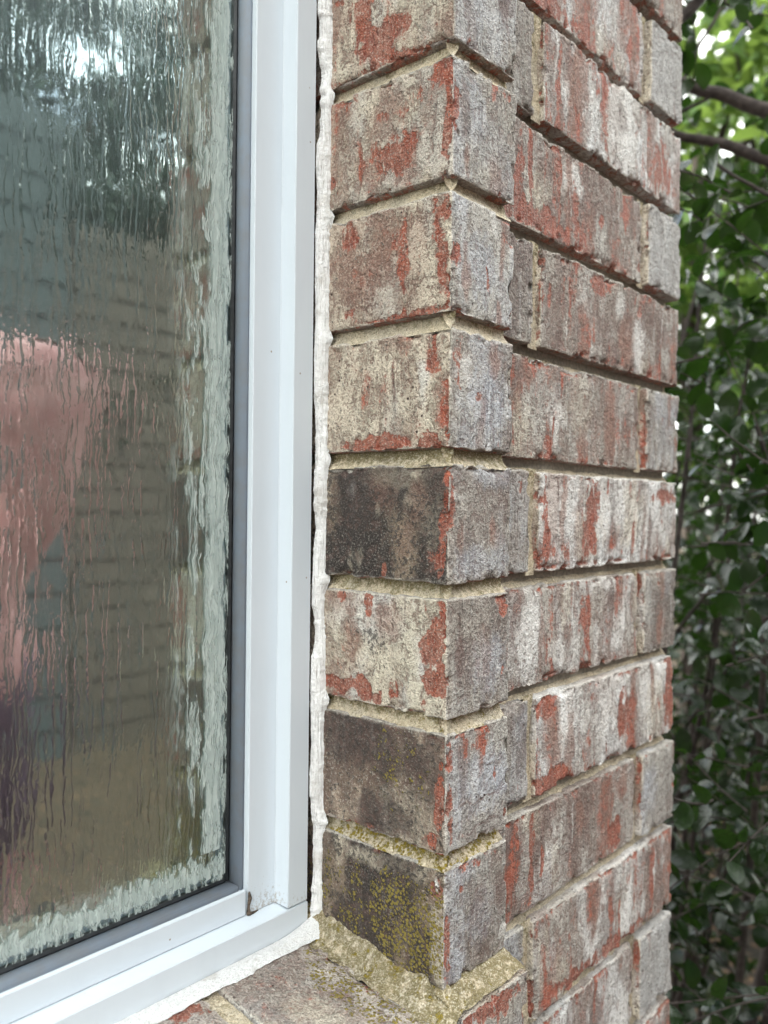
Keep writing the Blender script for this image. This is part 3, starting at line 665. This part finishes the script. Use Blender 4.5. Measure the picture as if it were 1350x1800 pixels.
# the jambs butt down on the bottom rail
extr('jamb', [(FX, Y0), (F1, Y0), (F1, Y1), (F2, Y1), (F2, .175), (FX, .175)], ZB1+.0003, ZT-.035, 'z', M_FRAME, lambda c: .27+.40*np.exp(-((c[:, 2]-ZB1)/.008)**2)+.10*(np.abs(c[:, 1]-Y1) < .0012))
extr('jamb', [(WL, Y0), (WL+.0167, Y0), (WL+.0167, Y1), (WL+.0385, Y1), (WL+.0385, .175), (WL, .175)], ZB1+.0003, ZT-.035, 'z', M_FRAME)
extr('bottom_rail', [(ZB, Y0), (ZB1-.0007, Y0), (ZB1+.0004, Y1), (ZB1+.0004, .175), (ZB, .175)], WL, FX+.0006, 'x', M_FRAME, lambda c: .25+.25*(c[:, 1] > Y1-.002)+.3*np.exp(-((c[:, 0]-F1)/.01)**2))
extr('bottom_rail', [(ZB1+.0005, Y1), (ZB2+.0003, Y1), (ZB2+.001, Y1+.002), (ZB2-.0006, Y1+.003), (ZB2-.0006, .174), (ZB1+.0005, .174)], WL+.039, F2-.0010, 'x', M_FRAME, lambda c: .22+.25*np.exp(-((c[:, 2]-ZB1)/.002)**2))
extr('top_rail', [(ZT, Y0), (ZT-.0345, Y0), (ZT-.0345, .175), (ZT, .175)], WL, FX, 'x', M_FRAME)
# glazing bead, gasket
g = MB()
boxmb(g, F2-.0028, F2+.001, Y1+.004, Y2+.0015, ZB2-.0004, ZT-.035, .0007); boxmb(g, WL+.0375, WL+.0413, Y1+.004, Y2+.0015, ZB2, ZT-.035, .0007)
boxmb(g, WL+.0414, F2-.0029, Y1+.0045, Y2+.0014, ZB2-.003, ZB2+.0026, .0007)
g.build('glazing_bead', M_BEAD, win)
g = MB()
boxmb(g, F2-.0050, F2-.0027, Y2-.0026, Y2+.0022, ZB2+.0026, ZT-.036, .0008); boxmb(g, WL+.0412, WL+.0435, Y2-.0026, Y2+.0022, ZB2, ZT-.036, .0008)
boxmb(g, WL+.0436, F2-.0052, Y2-.0026, Y2+.0021, ZB2+.0022, ZB2+.0046, .0008)
g.build('gasket', M_GASKET, win)
g = MB(); boxmb(g, WL+.040, F2-.001, Y2, Y2+.004, ZB2-.001, ZT-.036); g.build('glass_pane', M_GLASS, win, False)
def reflection_strip(x0, x1, z0, z1, horizontal):  # see-through pale strip standing in for the frame mirrored in the pane
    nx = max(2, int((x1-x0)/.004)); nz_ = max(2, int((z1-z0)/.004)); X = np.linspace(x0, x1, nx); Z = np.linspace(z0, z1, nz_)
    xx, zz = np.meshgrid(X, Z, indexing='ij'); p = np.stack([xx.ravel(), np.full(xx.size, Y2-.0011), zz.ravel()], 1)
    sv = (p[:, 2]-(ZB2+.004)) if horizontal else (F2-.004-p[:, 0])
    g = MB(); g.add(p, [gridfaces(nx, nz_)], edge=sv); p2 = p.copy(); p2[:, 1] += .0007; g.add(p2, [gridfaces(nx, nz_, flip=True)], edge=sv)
    g.build('painted_frame_reflection', mat_edge_reflection(horizontal), win)
reflection_strip(F2-.056, F2-.002, ZB2+.024, ZT-.036, False)
reflection_strip(WL+.042, F2-.002, ZB2, ZB2+.0238, True)
# dirt caught in the joint where jamb meets rail
g = MB()
tube(g, [(F2+.0006, Y1-.0006, ZB2-.001+.001*0), (F2+.0012, Y1-.0009, ZB2-.005), (F2+.0004, Y1-.0006, ZB2-.009), (F2+.0002, Y1-.0008, ZB1+.0006)], [.0006, .0013, .0008, .0013], 7, .0008)
tube(g, [(F2+.0002, Y1-.0008, ZB1+.0008), (F2+.004, Y1-.0008, ZB1+.0006), (F2+.008, Y1-.0004, ZB1+.0006)], [.0012, .0008, .0003], 6, .0006)
g.build('joint_dirt', M_DIRT, win)

# caulk: brushed white bead between frame and brick, split away from the frame in places
def caulk_v(mb):
    n = 1150; m_ = 26; z = np.linspace(-.5315, .34, n); sarr = np.linspace(0, 1, m_)
    zz = np.stack([z, z*0, z*0], 1)
    # split: width of the gap at the frame side, read from the photograph
    gap = np.zeros(n)
    for (za, zb, w) in ((-.033, .022, .0020), (.030, .045, .0014), (-.255, -.195, .0013), (-.29, -.262, .0016), (-.355, -.325, .0020), (-.34, -.20, .0008), (-.522, -.447, .0021), (-.43, -.38, .0007), (-.17, -.12, .0006), (-.09, -.05, .0008)):
        c = (za+zb)/2; r = (zb-za)/2; gap = np.maximum(gap, w*np.clip(1.15-((z-c)/r)**2, 0, 1)**.5*(z > za-.002)*(z < zb+.002))
    gap = 2.0*gap*(1+.35*fbm(zz, (250, 1, 1), 91, 2)); gap = np.where(gap < .0003, 0, gap)
    sh = .0006*fbm(zz, (38, 1, 1), 92, 3)+.0003*fbm(zz, (180, 1, 1), 95, 2)
    wb = .0005*fbm(zz, (60, 1, 1), 93, 3)+.0007*np.maximum(0, fbm(zz, (340, 1, 1), 94, 3))   # ragged brick-side edge
    for k in range(-4, 8): wb += .0011*np.exp(-((z+k*H+.004)/.0040)**2)
    p = np.zeros((n, m_, 3)); xL = FX+.0007+sh*.6+gap; 
    yR = .0952-wb*2.0
    for j, s in enumerate(sarr):
        t = max(0, (s-.16)/.84)
        if s < .16:
            dep = (1-s/.16)
            p[:, j, 0] = xL+.0004*(1-dep)-.0002; p[:, j, 1] = .0985+dep*(.0014+.0008*(gap > 0)); 
        else:
            p[:, j, 0] = xL+.0003+(.0010-(xL+.0003))*t**1.1-.0003*np.sin(np.pi*t)
            p[:, j, 1] = .0982+(yR-.0982)*t-.0005*np.sin(np.pi*min(1, t*1.1))
        p[:, j, 2] = z
    q = p.reshape(-1, 3); d = .00030*fbm(q, (800, 800, 40), 96, 3)+.0004*fbm(q, (220, 220, 22), 97, 3)
    edge = np.tile(sstep(.1, .3, sarr), n); q[:, 0] -= d*edge*.6; q[:, 1] -= d*edge
    mb.add(q, [gridfaces(n, m_, flip=False)])
def caulk_h(mb):
    n = 1300; m_ = 22; x = np.linspace(WX+.004, .0005, n); zz = np.stack([x, x*0, x*0], 1)
    low = .0016*fbm(zz, (42, 1, 1), 101, 3)+.0009*fbm(zz, (260, 1, 1), 102, 3)
    up = .0008*fbm(zz, (30, 1, 1), 103, 3)
    p = np.zeros((n, m_, 3)); lift = np.clip((x+.035)/.035, 0, 1)**2*.008
    for j in range(m_):
        s = j/(m_-1)
        y = .0996+(.0868-.0996)*s+low*s*1.2
        zt = -.5255+up*.5+lift*(.9); zl = sillz(y)+.0007
        p[:, j, 0] = x; p[:, j, 1] = y-lift*.2*s; p[:, j, 2] = zt+(zl-zt)*s**.9+.0006*np.sin(np.pi*s)
    q = p.reshape(-1, 3); d = .0005*fbm(q, (200, 500, 500), 104, 3)+.0006*fbm(q, (110, 160, 160), 105, 3)
    q[:, 1] -= d; q[:, 2] += d*.4
    mb.add(q, [gridfaces(n, m_, flip=False)])
g = MB(); caulk_v(g); g.build('caulk', M_CAULK, win)
g = MB(); caulk_h(g); g.build('caulk', M_CAULK, win)

# ------------------------------------------------------------------ ground
gm = NT('leaf_littered_soil'); P = pos(gm)
c = gm.mix(gm.ss(gm.noise(P, 9, 5, .7), .4, .65), (.030, .027, .022), (.055, .047, .038))
v = gm.n('ShaderNodeTexVoronoi'); gm.set(v.inputs['Vector'], P); v.inputs['Scale'].default_value = 28
c = gm.mix(gm.ss(gm.noise(P, 30, 3), .5, .6, 0, .7), c, gm.mix(gm.sep(v.outputs['Color'])[0], (.10, .06, .04), (.22, .14, .085)))
M_SOIL = gm.done(gm.bsdf(c, .95, gm.bump(gm.noise(P, 40, 5, .7), .02, 1), .15))
gb = MB(); U = np.concatenate([np.linspace(-120, -6, 14), np.linspace(-5, 7, 90), np.linspace(8, 120, 14)])
uu, vv = np.meshgrid(U, U, indexing='ij'); p = np.stack([uu.ravel(), vv.ravel(), np.zeros(uu.size)], 1)
p[:, 2] = -1.70+.05*fbm(p, (1.2, 1.2, 1), 111, 3)
gb.add(p, [gridfaces(len(U), len(U))]); tag(gb.build('ground', M_SOIL), kind='structure')

# ------------------------------------------------------------------ foliage
def leaf_template(asp=.55, fold=.18, curl=.12):
    t = np.array([0, .12, .32, .56, .8, .95, 1.0]); w = asp*np.array([.02, .26, .46, .5, .38, .18, .01])
    v = []
    for i in range(7):
        zc = -curl*(t[i]-.4)**2*2
        v += [(-w[i], t[i], zc+fold*w[i]), (0, t[i], zc), (w[i], t[i], zc+fold*w[i])]
    f = []
    for i in range(6):
        a = i*3; f += [(a, a+1, a+4, a+3), (a+1, a+2, a+5, a+4)]
    return np.array(v), np.array(f)
def leaves(mb, base, direc, normal, size, rnd, tmpl):
    tv, tf = tmpl; n = len(base)
    y = direc/np.linalg.norm(direc, axis=1)[:, None]; z = normal-np.sum(normal*y, 1)[:, None]*y; z /= np.linalg.norm(z, axis=1)[:, None]+1e-9; x = np.cross(y, z)
    v = base[:, None]+size[:, None, None]*(tv[None, :, 0, None]*x[:, None]+tv[None, :, 1, None]*y[:, None]+tv[None, :, 2, None]*z[:, None])
    f = (tf[None]+(np.arange(n)*len(tv))[:, None, None]).reshape(-1, 4)
    mb.add(v.reshape(-1, 3), [f], rnd=np.repeat(rnd, len(tv)))
def twigs(fol, stem, centers, rs, length=.16, nleaf=9, lsize=.03, spread=.7, droop=-.1, tmpl=None, stemr=.0011, stems=True, keep=None):
    n = len(centers); d = rs.normal(0, 1, (n, 3)); d[:, 2] = np.abs(d[:, 2])*.5+droop; d /= np.linalg.norm(d, axis=1)[:, None]
    bend = rs.normal(0, .25, (n, 3)); B_, D_, N_, S_ = [], [], [], []
    for i in range(nleaf):
        t = (i+.5)/nleaf*length; pt = centers+d*t+bend*(t*t/length)
        side = rs.normal(0, 1, (n, 3)); side -= np.sum(side*d, 1)[:, None]*d; side /= np.linalg.norm(side, axis=1)[:, None]
        B_.append(pt); D_.append(d*.5+side*spread); nn = rs.normal(0, .5, (n, 3)); nn[:, 2] += 1; N_.append(nn); S_.append(lsize*rs.uniform(.65, 1.2, n))
    B_, D_, N_, S_ = map(np.concatenate, (B_, D_, N_, S_))
    if keep is not None: kk = keep(B_); B_, D_, N_, S_ = B_[kk], D_[kk], N_[kk], S_[kk]
    leaves(fol, B_, D_, N_, S_, rs.uniform(0, 1, len(B_)), tmpl)
    if stems:
        for i in range(n):
            tt = np.linspace(0, length, 5)[:, None]; tube(stem, centers[i]+d[i]*tt+bend[i]*(tt**2/length), [stemr*1.2, stemr, stemr*.9, stemr*.8, stemr*.6], 4)
M_BARK = mat_plain('dark_bark', (.075, .060, .055), .85, 90, bump=.002, col2=(.035, .028, .026))
M_LEAFD = mat_leaf('glossy_leaf', (.0042, .011, .0035), (.011, .027, .006), (.045, .11, .012), .25, .22)
M_LEAFL = mat_leaf('sunny_leaf', (.035, .085, .02), (.07, .13, .025), (.19, .29, .06), .45, .4)
M_LEAFT = mat_leaf('evergreen_leaf', (.020, .036, .030), (.035, .052, .040), (.04, .07, .04), .2, .5)
T1 = leaf_template(.68, .2, .15); T2 = leaf_template(.5, .1, .2)

# glossy shrub just past the corner: explicit near sprays plus a filled body
rs = np.random.default_rng(11)
sh = thing('shrub', 'glossy dark green rounded-leaf shrub close behind the brick corner', 'shrub', 'shrubs past the corner', (1.2, .35, -1.70))
sh_off = np.array([1.2, .35, -1.70])
fo, stm = MB(), MB()
c = []
for _ in range(680):
    d_ = rs.uniform(.85, 2.1); px = rs.uniform(1210, 1600); py = rs.uniform(-100, 1900) if rs.random() < .85 else rs.uniform(150, 900)
    if py < 330 and rs.random() < .80: continue
    if 330 <= py < 850 and rs.random() < .45: continue
    c.append(at(px, py, d_))
c = np.array(c); c = c[(c[:, 0] > L+.10) & (c[:, 2] > -1.6)]
twigs(fo, stm, c-sh_off, rs, .15, 9, .032, .75, -.1, T1)
c = rs.uniform((.6, -.5, -1.6), (2.4, 1.6, .5), (900, 3)); e = ((c-np.array([1.5, .5, -.8]))/np.array([1.0, 1.1, .95])); c = c[(np.linalg.norm(e, axis=1) < 1)]
twigs(fo, stm, c-sh_off, rs, .17, 10, .030, .75, -.1, T1)
fo.build('foliage', M_LEAFD, sh)
def limb(mb, off, pts, r0, r1, n=16, wob=.012, s=0):
    pts = np.array(pts); t = np.linspace(0, len(pts)-1, n); q = np.stack([np.interp(t, np.arange(len(pts)), pts[:, i]) for i in range(3)], 1)
    zz = np.stack([t*1.3+s, t*0, t*0], 1); q[:, 2] += wob*fbm(zz, (1, 1, 1), 120+s, 2); q[:, 1] += wob*fbm(zz, (1, 1, 1), 150+s, 2)
    tube(mb, q-off, np.linspace(r0, r1, n), 9, .0015)
limb(stm, sh_off, [at(1120, 120, 1.25), at(1200, 152, 1.22), at(1290, 172, 1.2), at(1420, 222, 1.15), at(1650, 420, 1.2), (1.25, .1, -1.0), (1.22, .33, -1.75)], .0065, .016, 40, .006, 1)
limb(stm, sh_off, [at(1150, 225, 1.35), at(1230, 242, 1.33), at(1350, 285, 1.3), at(1600, 520, 1.35), (1.3, .2, -1.1), (1.22, .36, -1.75)], .006, .015, 34, .006, 2)
limb(stm, sh_off, [at(1290, -30, 1.3), at(1255, 35, 1.3), at(1225, 80, 1.3), at(1205, 140, 1.3), at(1190, 200, 1.32)], .0022, .0034, 16, .004, 3)
limb(stm, sh_off, [at(1180, 45, 1.1), at(1215, 15, 1.1), at(1260, -40, 1.1)], .008, .007, 10, .003, 4)
limb(stm, sh_off, [at(1200, 195, 1.25), at(1250, 168, 1.2)], .003, .002, 6, .002, 5)
limb(stm, sh_off, [at(1240, 270, 1.0), at(1290, 310, 1.0), at(1370, 350, 1.0), at(1500, 600, 1.1)], .0016, .003, 14, .003, 6)
for i in range(16):
    a = at(rs.uniform(1180, 1420), rs.uniform(250, 1500), rs.uniform(1.0, 1.8)); b_ = np.array([1.25+rs.normal(0, .1), .38+rs.normal(0, .1), -1.7])
    limb(stm, sh_off, [a, a*.6+b_*.4+rs.normal(0, .12, 3), b_], .002, .008, 20, .03, 10+i)
stm.build('stem', M_BARK, sh)

def tree(name, label, loc, r, hgt, crown, ntw, mat, tmpl, lsize, group, seed, tw=.28, nl=10, trunk_r=.09, stems=False, keep=None):
    rs = np.random.default_rng(seed); t = thing(name, label, 'tree' if hgt > 2.2 else 'shrub', group, loc)
    fo, st = MB(), MB(); cz, rx, ry, rz = crown
    c = rs.normal(0, 1, (ntw, 3)); c /= np.linalg.norm(c, axis=1)[:, None]; rad = rs.uniform(.15, 1, ntw)**(1/2.2)
    c = c*rad[:, None]; lump = 1+.30*fbm(c, (2.2, 2.2, 2.2), seed, 3)
    c = c*np.array([rx, ry, rz])*lump[:, None]+np.array([0, 0, cz])
    c = c[c[:, 2] > .1]
    k = fbm(c, (1.6/rx, 1.6/rx, 1.6/rx), seed+5, 2); c = c[k > -.42]
    twigs(fo, st, c, rs, tw, nl, lsize, .8, -.15, tmpl, stems=False, keep=(lambda b: keep(b+np.array(loc))) if keep else None)
    tube(st, [(0, 0, -.1), (.02*rx, 0, cz*.4), (0, .03*ry, cz*.8), (.03, 0, cz+rz*.5)], [trunk_r*1.25, trunk_r, trunk_r*.75, trunk_r*.3], 12, .02)
    for i in range(16):
        a = rs.uniform(0, 6.28); zz = cz+rs.uniform(-.7, .3)*rz; e = np.array([math.cos(a)*rx*.8, math.sin(a)*ry*.8, zz+rz*.45]); s0 = np.array([0, 0, max(.1, zz-rz*.15)])
        mid = (s0+e)/2+rs.normal(0, .08*rx, 3); tube(st, [s0, mid, e], [trunk_r*.4, trunk_r*.25, trunk_r*.08], 7, .01)
    fo.build('crown', mat, t); st.build('trunk', M_BARK, t)
    return t
# right, beyond the shrub
tree('tree', 'bright yellow-green sunlit tree high behind the dark shrub', (4.6, 1.6, -1.7), 1, 4, (3.1, 1.6, 1.6, 1.7), 1300, M_LEAFL, T2, .13, 'trees past the corner', 21, .3, 7, .07)
tree('shrub', 'dark dense hedge shrub low behind the glossy shrub', (3.0, 1.0, -1.7), 1, 2, (.75, .9, 1.0, .9), 1500, M_LEAFD, T1, .034, 'shrubs past the corner', 22, .2, 9, .03)
tree('shrub', 'dark hedge shrub furthest back beyond the wall corner', (4.6, 1.0, -1.7), 1, 2, (.8, 1.2, 1.3, 1.0), 1500, M_LEAFD, T1, .045, 'shrubs past the corner', 23, .22, 9, .03)
# behind the camera, seen mirrored in the glass: the crowns have small gaps where the bright sky shows through
EYE_M = np.array([CAM[0], 2*Y2-CAM[1], CAM[2]]); gaps = []
grs = np.random.default_rng(3)
for (cx_, cy_, sx, sy, nn_) in ((150, 110, 26, 50, 14), (215, 85, 22, 30, 6), (125, 215, 22, 14, 6), (320, 300, 12, 26, 9), (75, 290, 30, 24, 7), (200, 270, 40, 30, 4)):
    for _ in range(nn_):
        d_ = ray(cx_+grs.normal(0, sx), cy_+grs.normal(0, sy)); d_[1] *= -1; gaps.append((d_/np.linalg.norm(d_), grs.uniform(.0070, .0125)))
def sky_gap(b):
    r = b-EYE_M; r /= np.linalg.norm(r, axis=1)[:, None]; ok = np.ones(len(b), bool)
    for d_, a_ in gaps: ok &= (r@d_) < math.cos(a_)
    return ok
for i, (x, y, sc, hh) in enumerate(((-.6, -5.6, 1.15, 2.6), (2.0, -6.0, 1.25, 3.1), (4.6, -6.2, 1.3, 2.9), (1.0, -8.6, 1.7, 3.9))):
    tree('tree', ('dark evergreen tree mirrored at the left of the window glass', 'dark evergreen tree mirrored behind the photographer, its top broken by sky gaps', 'dark evergreen tree opposite the brick corner, furthest right of its row', 'tallest dark evergreen tree, standing behind the others opposite the window')[i],
         (x, y, -1.7), 1, 4, (hh, 2.0*sc, 1.5*sc, 2.6*sc), 5200, M_LEAFT, T2, .125, 'evergreens opposite the window', 31+i, .3, 10, .12, keep=sky_gap)
def boards(name, x0, x1, y, z0, z1, pitch, col, col2, label, cat, back=.0):
    nb = MB(); z = z0
    while z < z1-.01:
        h = min(pitch, z1-z)*.995
        nb.add([(x0, y+.0, z), (x1, y+.0, z), (x1, y-.03, z), (x0, y-.03, z), (x0, y-.018, z+h), (x1, y-.018, z+h), (x1, y-.03, z+h), (x0, y-.03, z+h)], [np.array([(0, 1, 5, 4), (3, 2, 1, 0), (4, 5, 6, 7)])]); z += pitch
    boxmb(nb, x0, x1, y-.03-back, y-.0301, z0, z1)
    return tag(nb.build(name, mat_plain(cat+'_paint', col, .6, 8, col2=col2), None, False), label, cat)
boards('grey_reflection_boards', -4.2, 2.05, -3.9, -1.7, 1.9, .19, (.038, .048, .052), (.032, .041, .045), 'blue-grey boarded shed wall added unseen to tint the left of the window glass', 'backdrop', 1.2)  # boards added out of view to give the reflection its blue-grey
boards('brown_reflection_boards', 2.10, 8.5, -3.95, -1.7, 1.35, .14, (.064, .052, .043), (.048, .038, .031), 'brown weathered board fence added unseen for a brown tone in the glass', 'fence', .02)  # boards added out of view to turn the reflection brown here

# ------------------------------------------------------------------ person (seen mirrored in the glass)
def skin_obj(name, verts, edges, radii, mat, parent, sub=2, root=0):
    me = bpy.data.meshes.new(name); me.from_pydata(verts, edges, []); o = link(bpy.data.objects.new(name, me), parent)
    sk = o.modifiers.new('skin', 'SKIN'); sk.use_smooth_shade = True
    for i, sv in enumerate(me.skin_vertices[0].data):
        r = radii[i]; sv.radius = (r, r) if not isinstance(r, tuple) else r; sv.use_root = (i == root)
    ss = o.modifiers.new('sub', 'SUBSURF'); ss.levels = sub; ss.render_levels = sub
    me.materials.append(mat); return o
M_SKIN = mat_plain('skin', (.92, .52, .50), .5, 30, bump=.0005, col2=(.80, .36, .36))
M_SHIRT = mat_plain('purple_cloth', (.20, .12, .19), .9, 60, bump=.001)
M_TROU = mat_plain('dark_cloth', (.03, .035, .05), .9, 60, bump=.001)
HX, HY, HZ = .145, -.52, -.125            # head centre
per = thing('person', 'person in a purple shirt mirrored in the window, face turned towards the glass', 'person', loc=(HX-.15, HY-.16, -1.70))
po = Vector(per.location)
def w(x, y, z): return tuple(Vector((x, y, z))-po)
fd = Vector((-.80, .60, -.04)).normalized(); sd_ = Vector((.60, .80, 0)).normalized()
bx, by = HX-.15, HY-.16
hd = Vector((HX, HY, HZ))
def hw(f, u, s_=0): return w(*(hd+fd*f+sd_*s_+Vector((0, 0, u))))
V = [w(bx, by, -.90), w(bx, by, -.74), w(bx, by, -.58), w(bx+.045, by+.04, -.42), w(HX-.020, HY-.075, -.330), hw(-.022, -.135), hw(.012, -.062), hw(.0, .015), hw(-.012, .060),
     w(bx-.13, by-.10, -.49), w(bx-.20, by-.15, -.77), w(bx-.27, by-.07, -.99), w(bx-.28, by-.05, -1.06),
     w(bx+.14, by+.06, -.49), w(bx+.185, by-.02, -.78), w(bx+.18, by-.0, -1.03), w(bx+.18, by+.02, -1.10),
     w(bx-.06, by-.05, -.95), w(bx-.07, by-.06, -1.30), w(bx-.07, by-.06, -1.62), w(bx-.12, by+.0, -1.66),
     w(bx+.06, by+.05, -.95), w(bx+.07, by+.06, -1.30), w(bx+.07, by+.06, -1.62), w(bx+.02, by+.12, -1.66)]
E_ = [(0, 1), (1, 2), (2, 3), (3, 4), (4, 5), (5, 6), (6, 7), (7, 8), (3, 9), (9, 10), (10, 11), (11, 12), (3, 13), (13, 14), (14, 15), (15, 16), (0, 17), (17, 18), (18, 19), (19, 20), (0, 21), (21, 22), (22, 23), (23, 24)]
RA = [.135, .125, .135, .095, .058, .060, .082, .108, .090, .058, .043, .033, .034, .058, .043, .033, .034, .088, .058, .042, .040, .088, .058, .042, .040]
tmp = skin_obj('body', V, E_, RA, M_SKIN, None, 4)
bpy.context.view_layer.update()
me = bpy.data.meshes.new_from_object(tmp.evaluated_get(bpy.context.evaluated_depsgraph_get()))
co = np.zeros(len(me.vertices)*3); me.vertices.foreach_get('co', co); co = co.reshape(-1, 3)
nm = np.zeros(len(me.vertices)*3); me.vertices.foreach_get('normal', nm); nm = nm.reshape(-1, 3)
r = co-np.array(hd-po); F_ = r@np.array(fd); S_ = r@np.array(sd_); U_ = r[:, 2]
front = sstep(.0, .05, F_); head = (np.abs(U_) < .17) & (np.linalg.norm(r, axis=1) < .2)
g_ = lambda s0, u0, ws, wu: np.exp(-((S_-s0)/ws)**2-((U_-u0)/wu)**2)
dsp = .020*g_(0, -.030, .011, .022)+.010*g_(0, -.042, .018, .009)+.005*g_(0, .030, .050, .010)+.006*g_(0, -.075, .022, .006)+.005*g_(0, -.087, .019, .006)-.004*g_(0, -.081, .022, .0035)+.010*g_(0, -.112, .025, .014)+.004*g_(.045, -.03, .02, .02)+.004*g_(-.045, -.03, .02, .02)
for s0 in (-.033, .033): dsp -= .010*g_(s0, .004, .017, .011)
co += np.array(fd)*(dsp*front*head)[:, None]
side = np.exp(-((F_+.010)/.014)**2-((U_+.012)/.030)**2)*(np.abs(S_) > .05)*head     # ears
co += np.sign(S_)[:, None]*np.array(sd_)*(.016*side)[:, None]
co -= np.array(sd_)*(S_*.10*head*sstep(-.18, -.10, U_))[:, None]                     # a head is narrower than deep
me.vertices.foreach_set('co', co.ravel()); me.update()
for p in me.polygons: p.use_smooth = True
bpy.data.objects.remove(tmp)
body = link(bpy.data.objects.new('body', me), per)
# short hair: a shell over crown and back of the head
hm = me.copy(); hm.name = 'hair'; import bmesh
bm = bmesh.new(); bm.from_mesh(hm); hp = hd-po
kill = [v for v in bm.verts if not ((v.co-hp).length < .19 and (v.co-hp).z > -.07 and ((v.co-hp).z*1.0-(v.co-hp).dot(fd)*1.25 > .020))]
bmesh.ops.delete(bm, geom=kill, context='VERTS')
for v in bm.verts: v.co += v.normal*(.006+.002*math.sin(v.co.x*900)*math.sin(v.co.z*700))
bm.to_mesh(hm); bm.free(); hm.materials.clear(); hm.materials.append(mat_plain('greying_hair', (.36, .28, .24), .8, 300, bump=.002, col2=(.20, .15, .13)))
link(bpy.data.objects.new('hair', hm), per)
skin_obj('shirt', [V[i] for i in (0, 1, 2, 3, 9, 10, 13, 14)]+[w(bx+.02, by+.06, -.385), w(bx, by, -1.0)], [(0, 9), (0, 1), (1, 2), (2, 3), (3, 4), (4, 5), (3, 6), (6, 7), (3, 8)], [.152, .140, .147, .108, .070, .056, .070, .056, .078, .156], M_SHIRT, per, 3)
skin_obj('trousers', [V[i] for i in (0, 17, 18, 19, 21, 22, 23)], [(0, 1), (1, 2), (2, 3), (0, 4), (4, 5), (5, 6)], [.152, .100, .072, .058, .100, .072, .058], M_TROU, per, 3)
for j in (12, 16):      # five unequal, slightly curled fingers to each hand
    w0 = Vector(V[j]); dn = (w0-Vector(V[j-1])).normalized(); ac = dn.cross(Vector((.3, .9, 0))).normalized(); pa = ac.cross(dn)
    for i in range(5):
        if i == 0: st_, ln, out = w0+ac*.030-dn*.030, .052, ac*.55
        else: st_, ln, out = w0+ac*(.030-.018*i+.008)+dn*.018, (.070, .078, .072, .056)[i-1], ac*(.12-.06*i)
        d1 = (dn+out).normalized(); d2 = (d1+pa*.35).normalized(); d3 = (d2+pa*.4).normalized()
        skin_obj('finger', [tuple(st_), tuple(st_+d1*ln*.4), tuple(st_+d1*ln*.4+d2*ln*.33), tuple(st_+d1*ln*.4+d2*ln*.33+d3*ln*.27)], [(0, 1), (1, 2), (2, 3)], [.0098, .0090, .0082, .0070], M_SKIN, body, 2)
M_EYE = mat_plain('eye_white', (.75, .72, .70), .25, 80, col2=(.7, .66, .64)); M_IRIS = mat_plain('dark_iris', (.04, .03, .025), .2, 80)
def surf(s0, u0):      # distance of the face surface from the head centre line
    q = np.abs(S_-s0)+np.abs(U_-u0)+(F_ < 0)*9+(~head)*9; i = int(np.argmin(q)); return Vector(co[i])
for s in (-1, 1):
    c = surf(.033*s, .004)-fd*.0075
    for nme, rad, off, mt_ in (('eye', .0115, 0, M_EYE), ('iris', .0060, .0062, M_IRIS)):
        e = bpy.data.meshes.new(nme); bm = bmesh.new(); bmesh.ops.create_uvsphere(bm, u_segments=20, v_segments=14, radius=rad)
        for v in bm.verts: v.co += c+fd*off
        bm.to_mesh(e); bm.free(); e.materials.append(mt_)
        for p in e.polygons: p.use_smooth = True
        o = link(bpy.data.objects.new(nme, e), body)
    b_ = MB(); tube(b_, [surf(.016*s, .024)+fd*.001, surf(.034*s, .030)+fd*.001, surf(.050*s, .024)+fd*.001], [.0025, .0035, .0018], 7); b_.build('eyebrow', M_TROU, body)
b_ = MB(); pts = [surf(t, -.080-abs(t)*.05)+fd*.0006 for t in np.linspace(-.024, .024, 7)]; tube(b_, pts, [.001, .003, .004, .0042, .004, .003, .001], 8); b_.build('lips', mat_plain('lips', (.50, .18, .17), .5, 80), body)
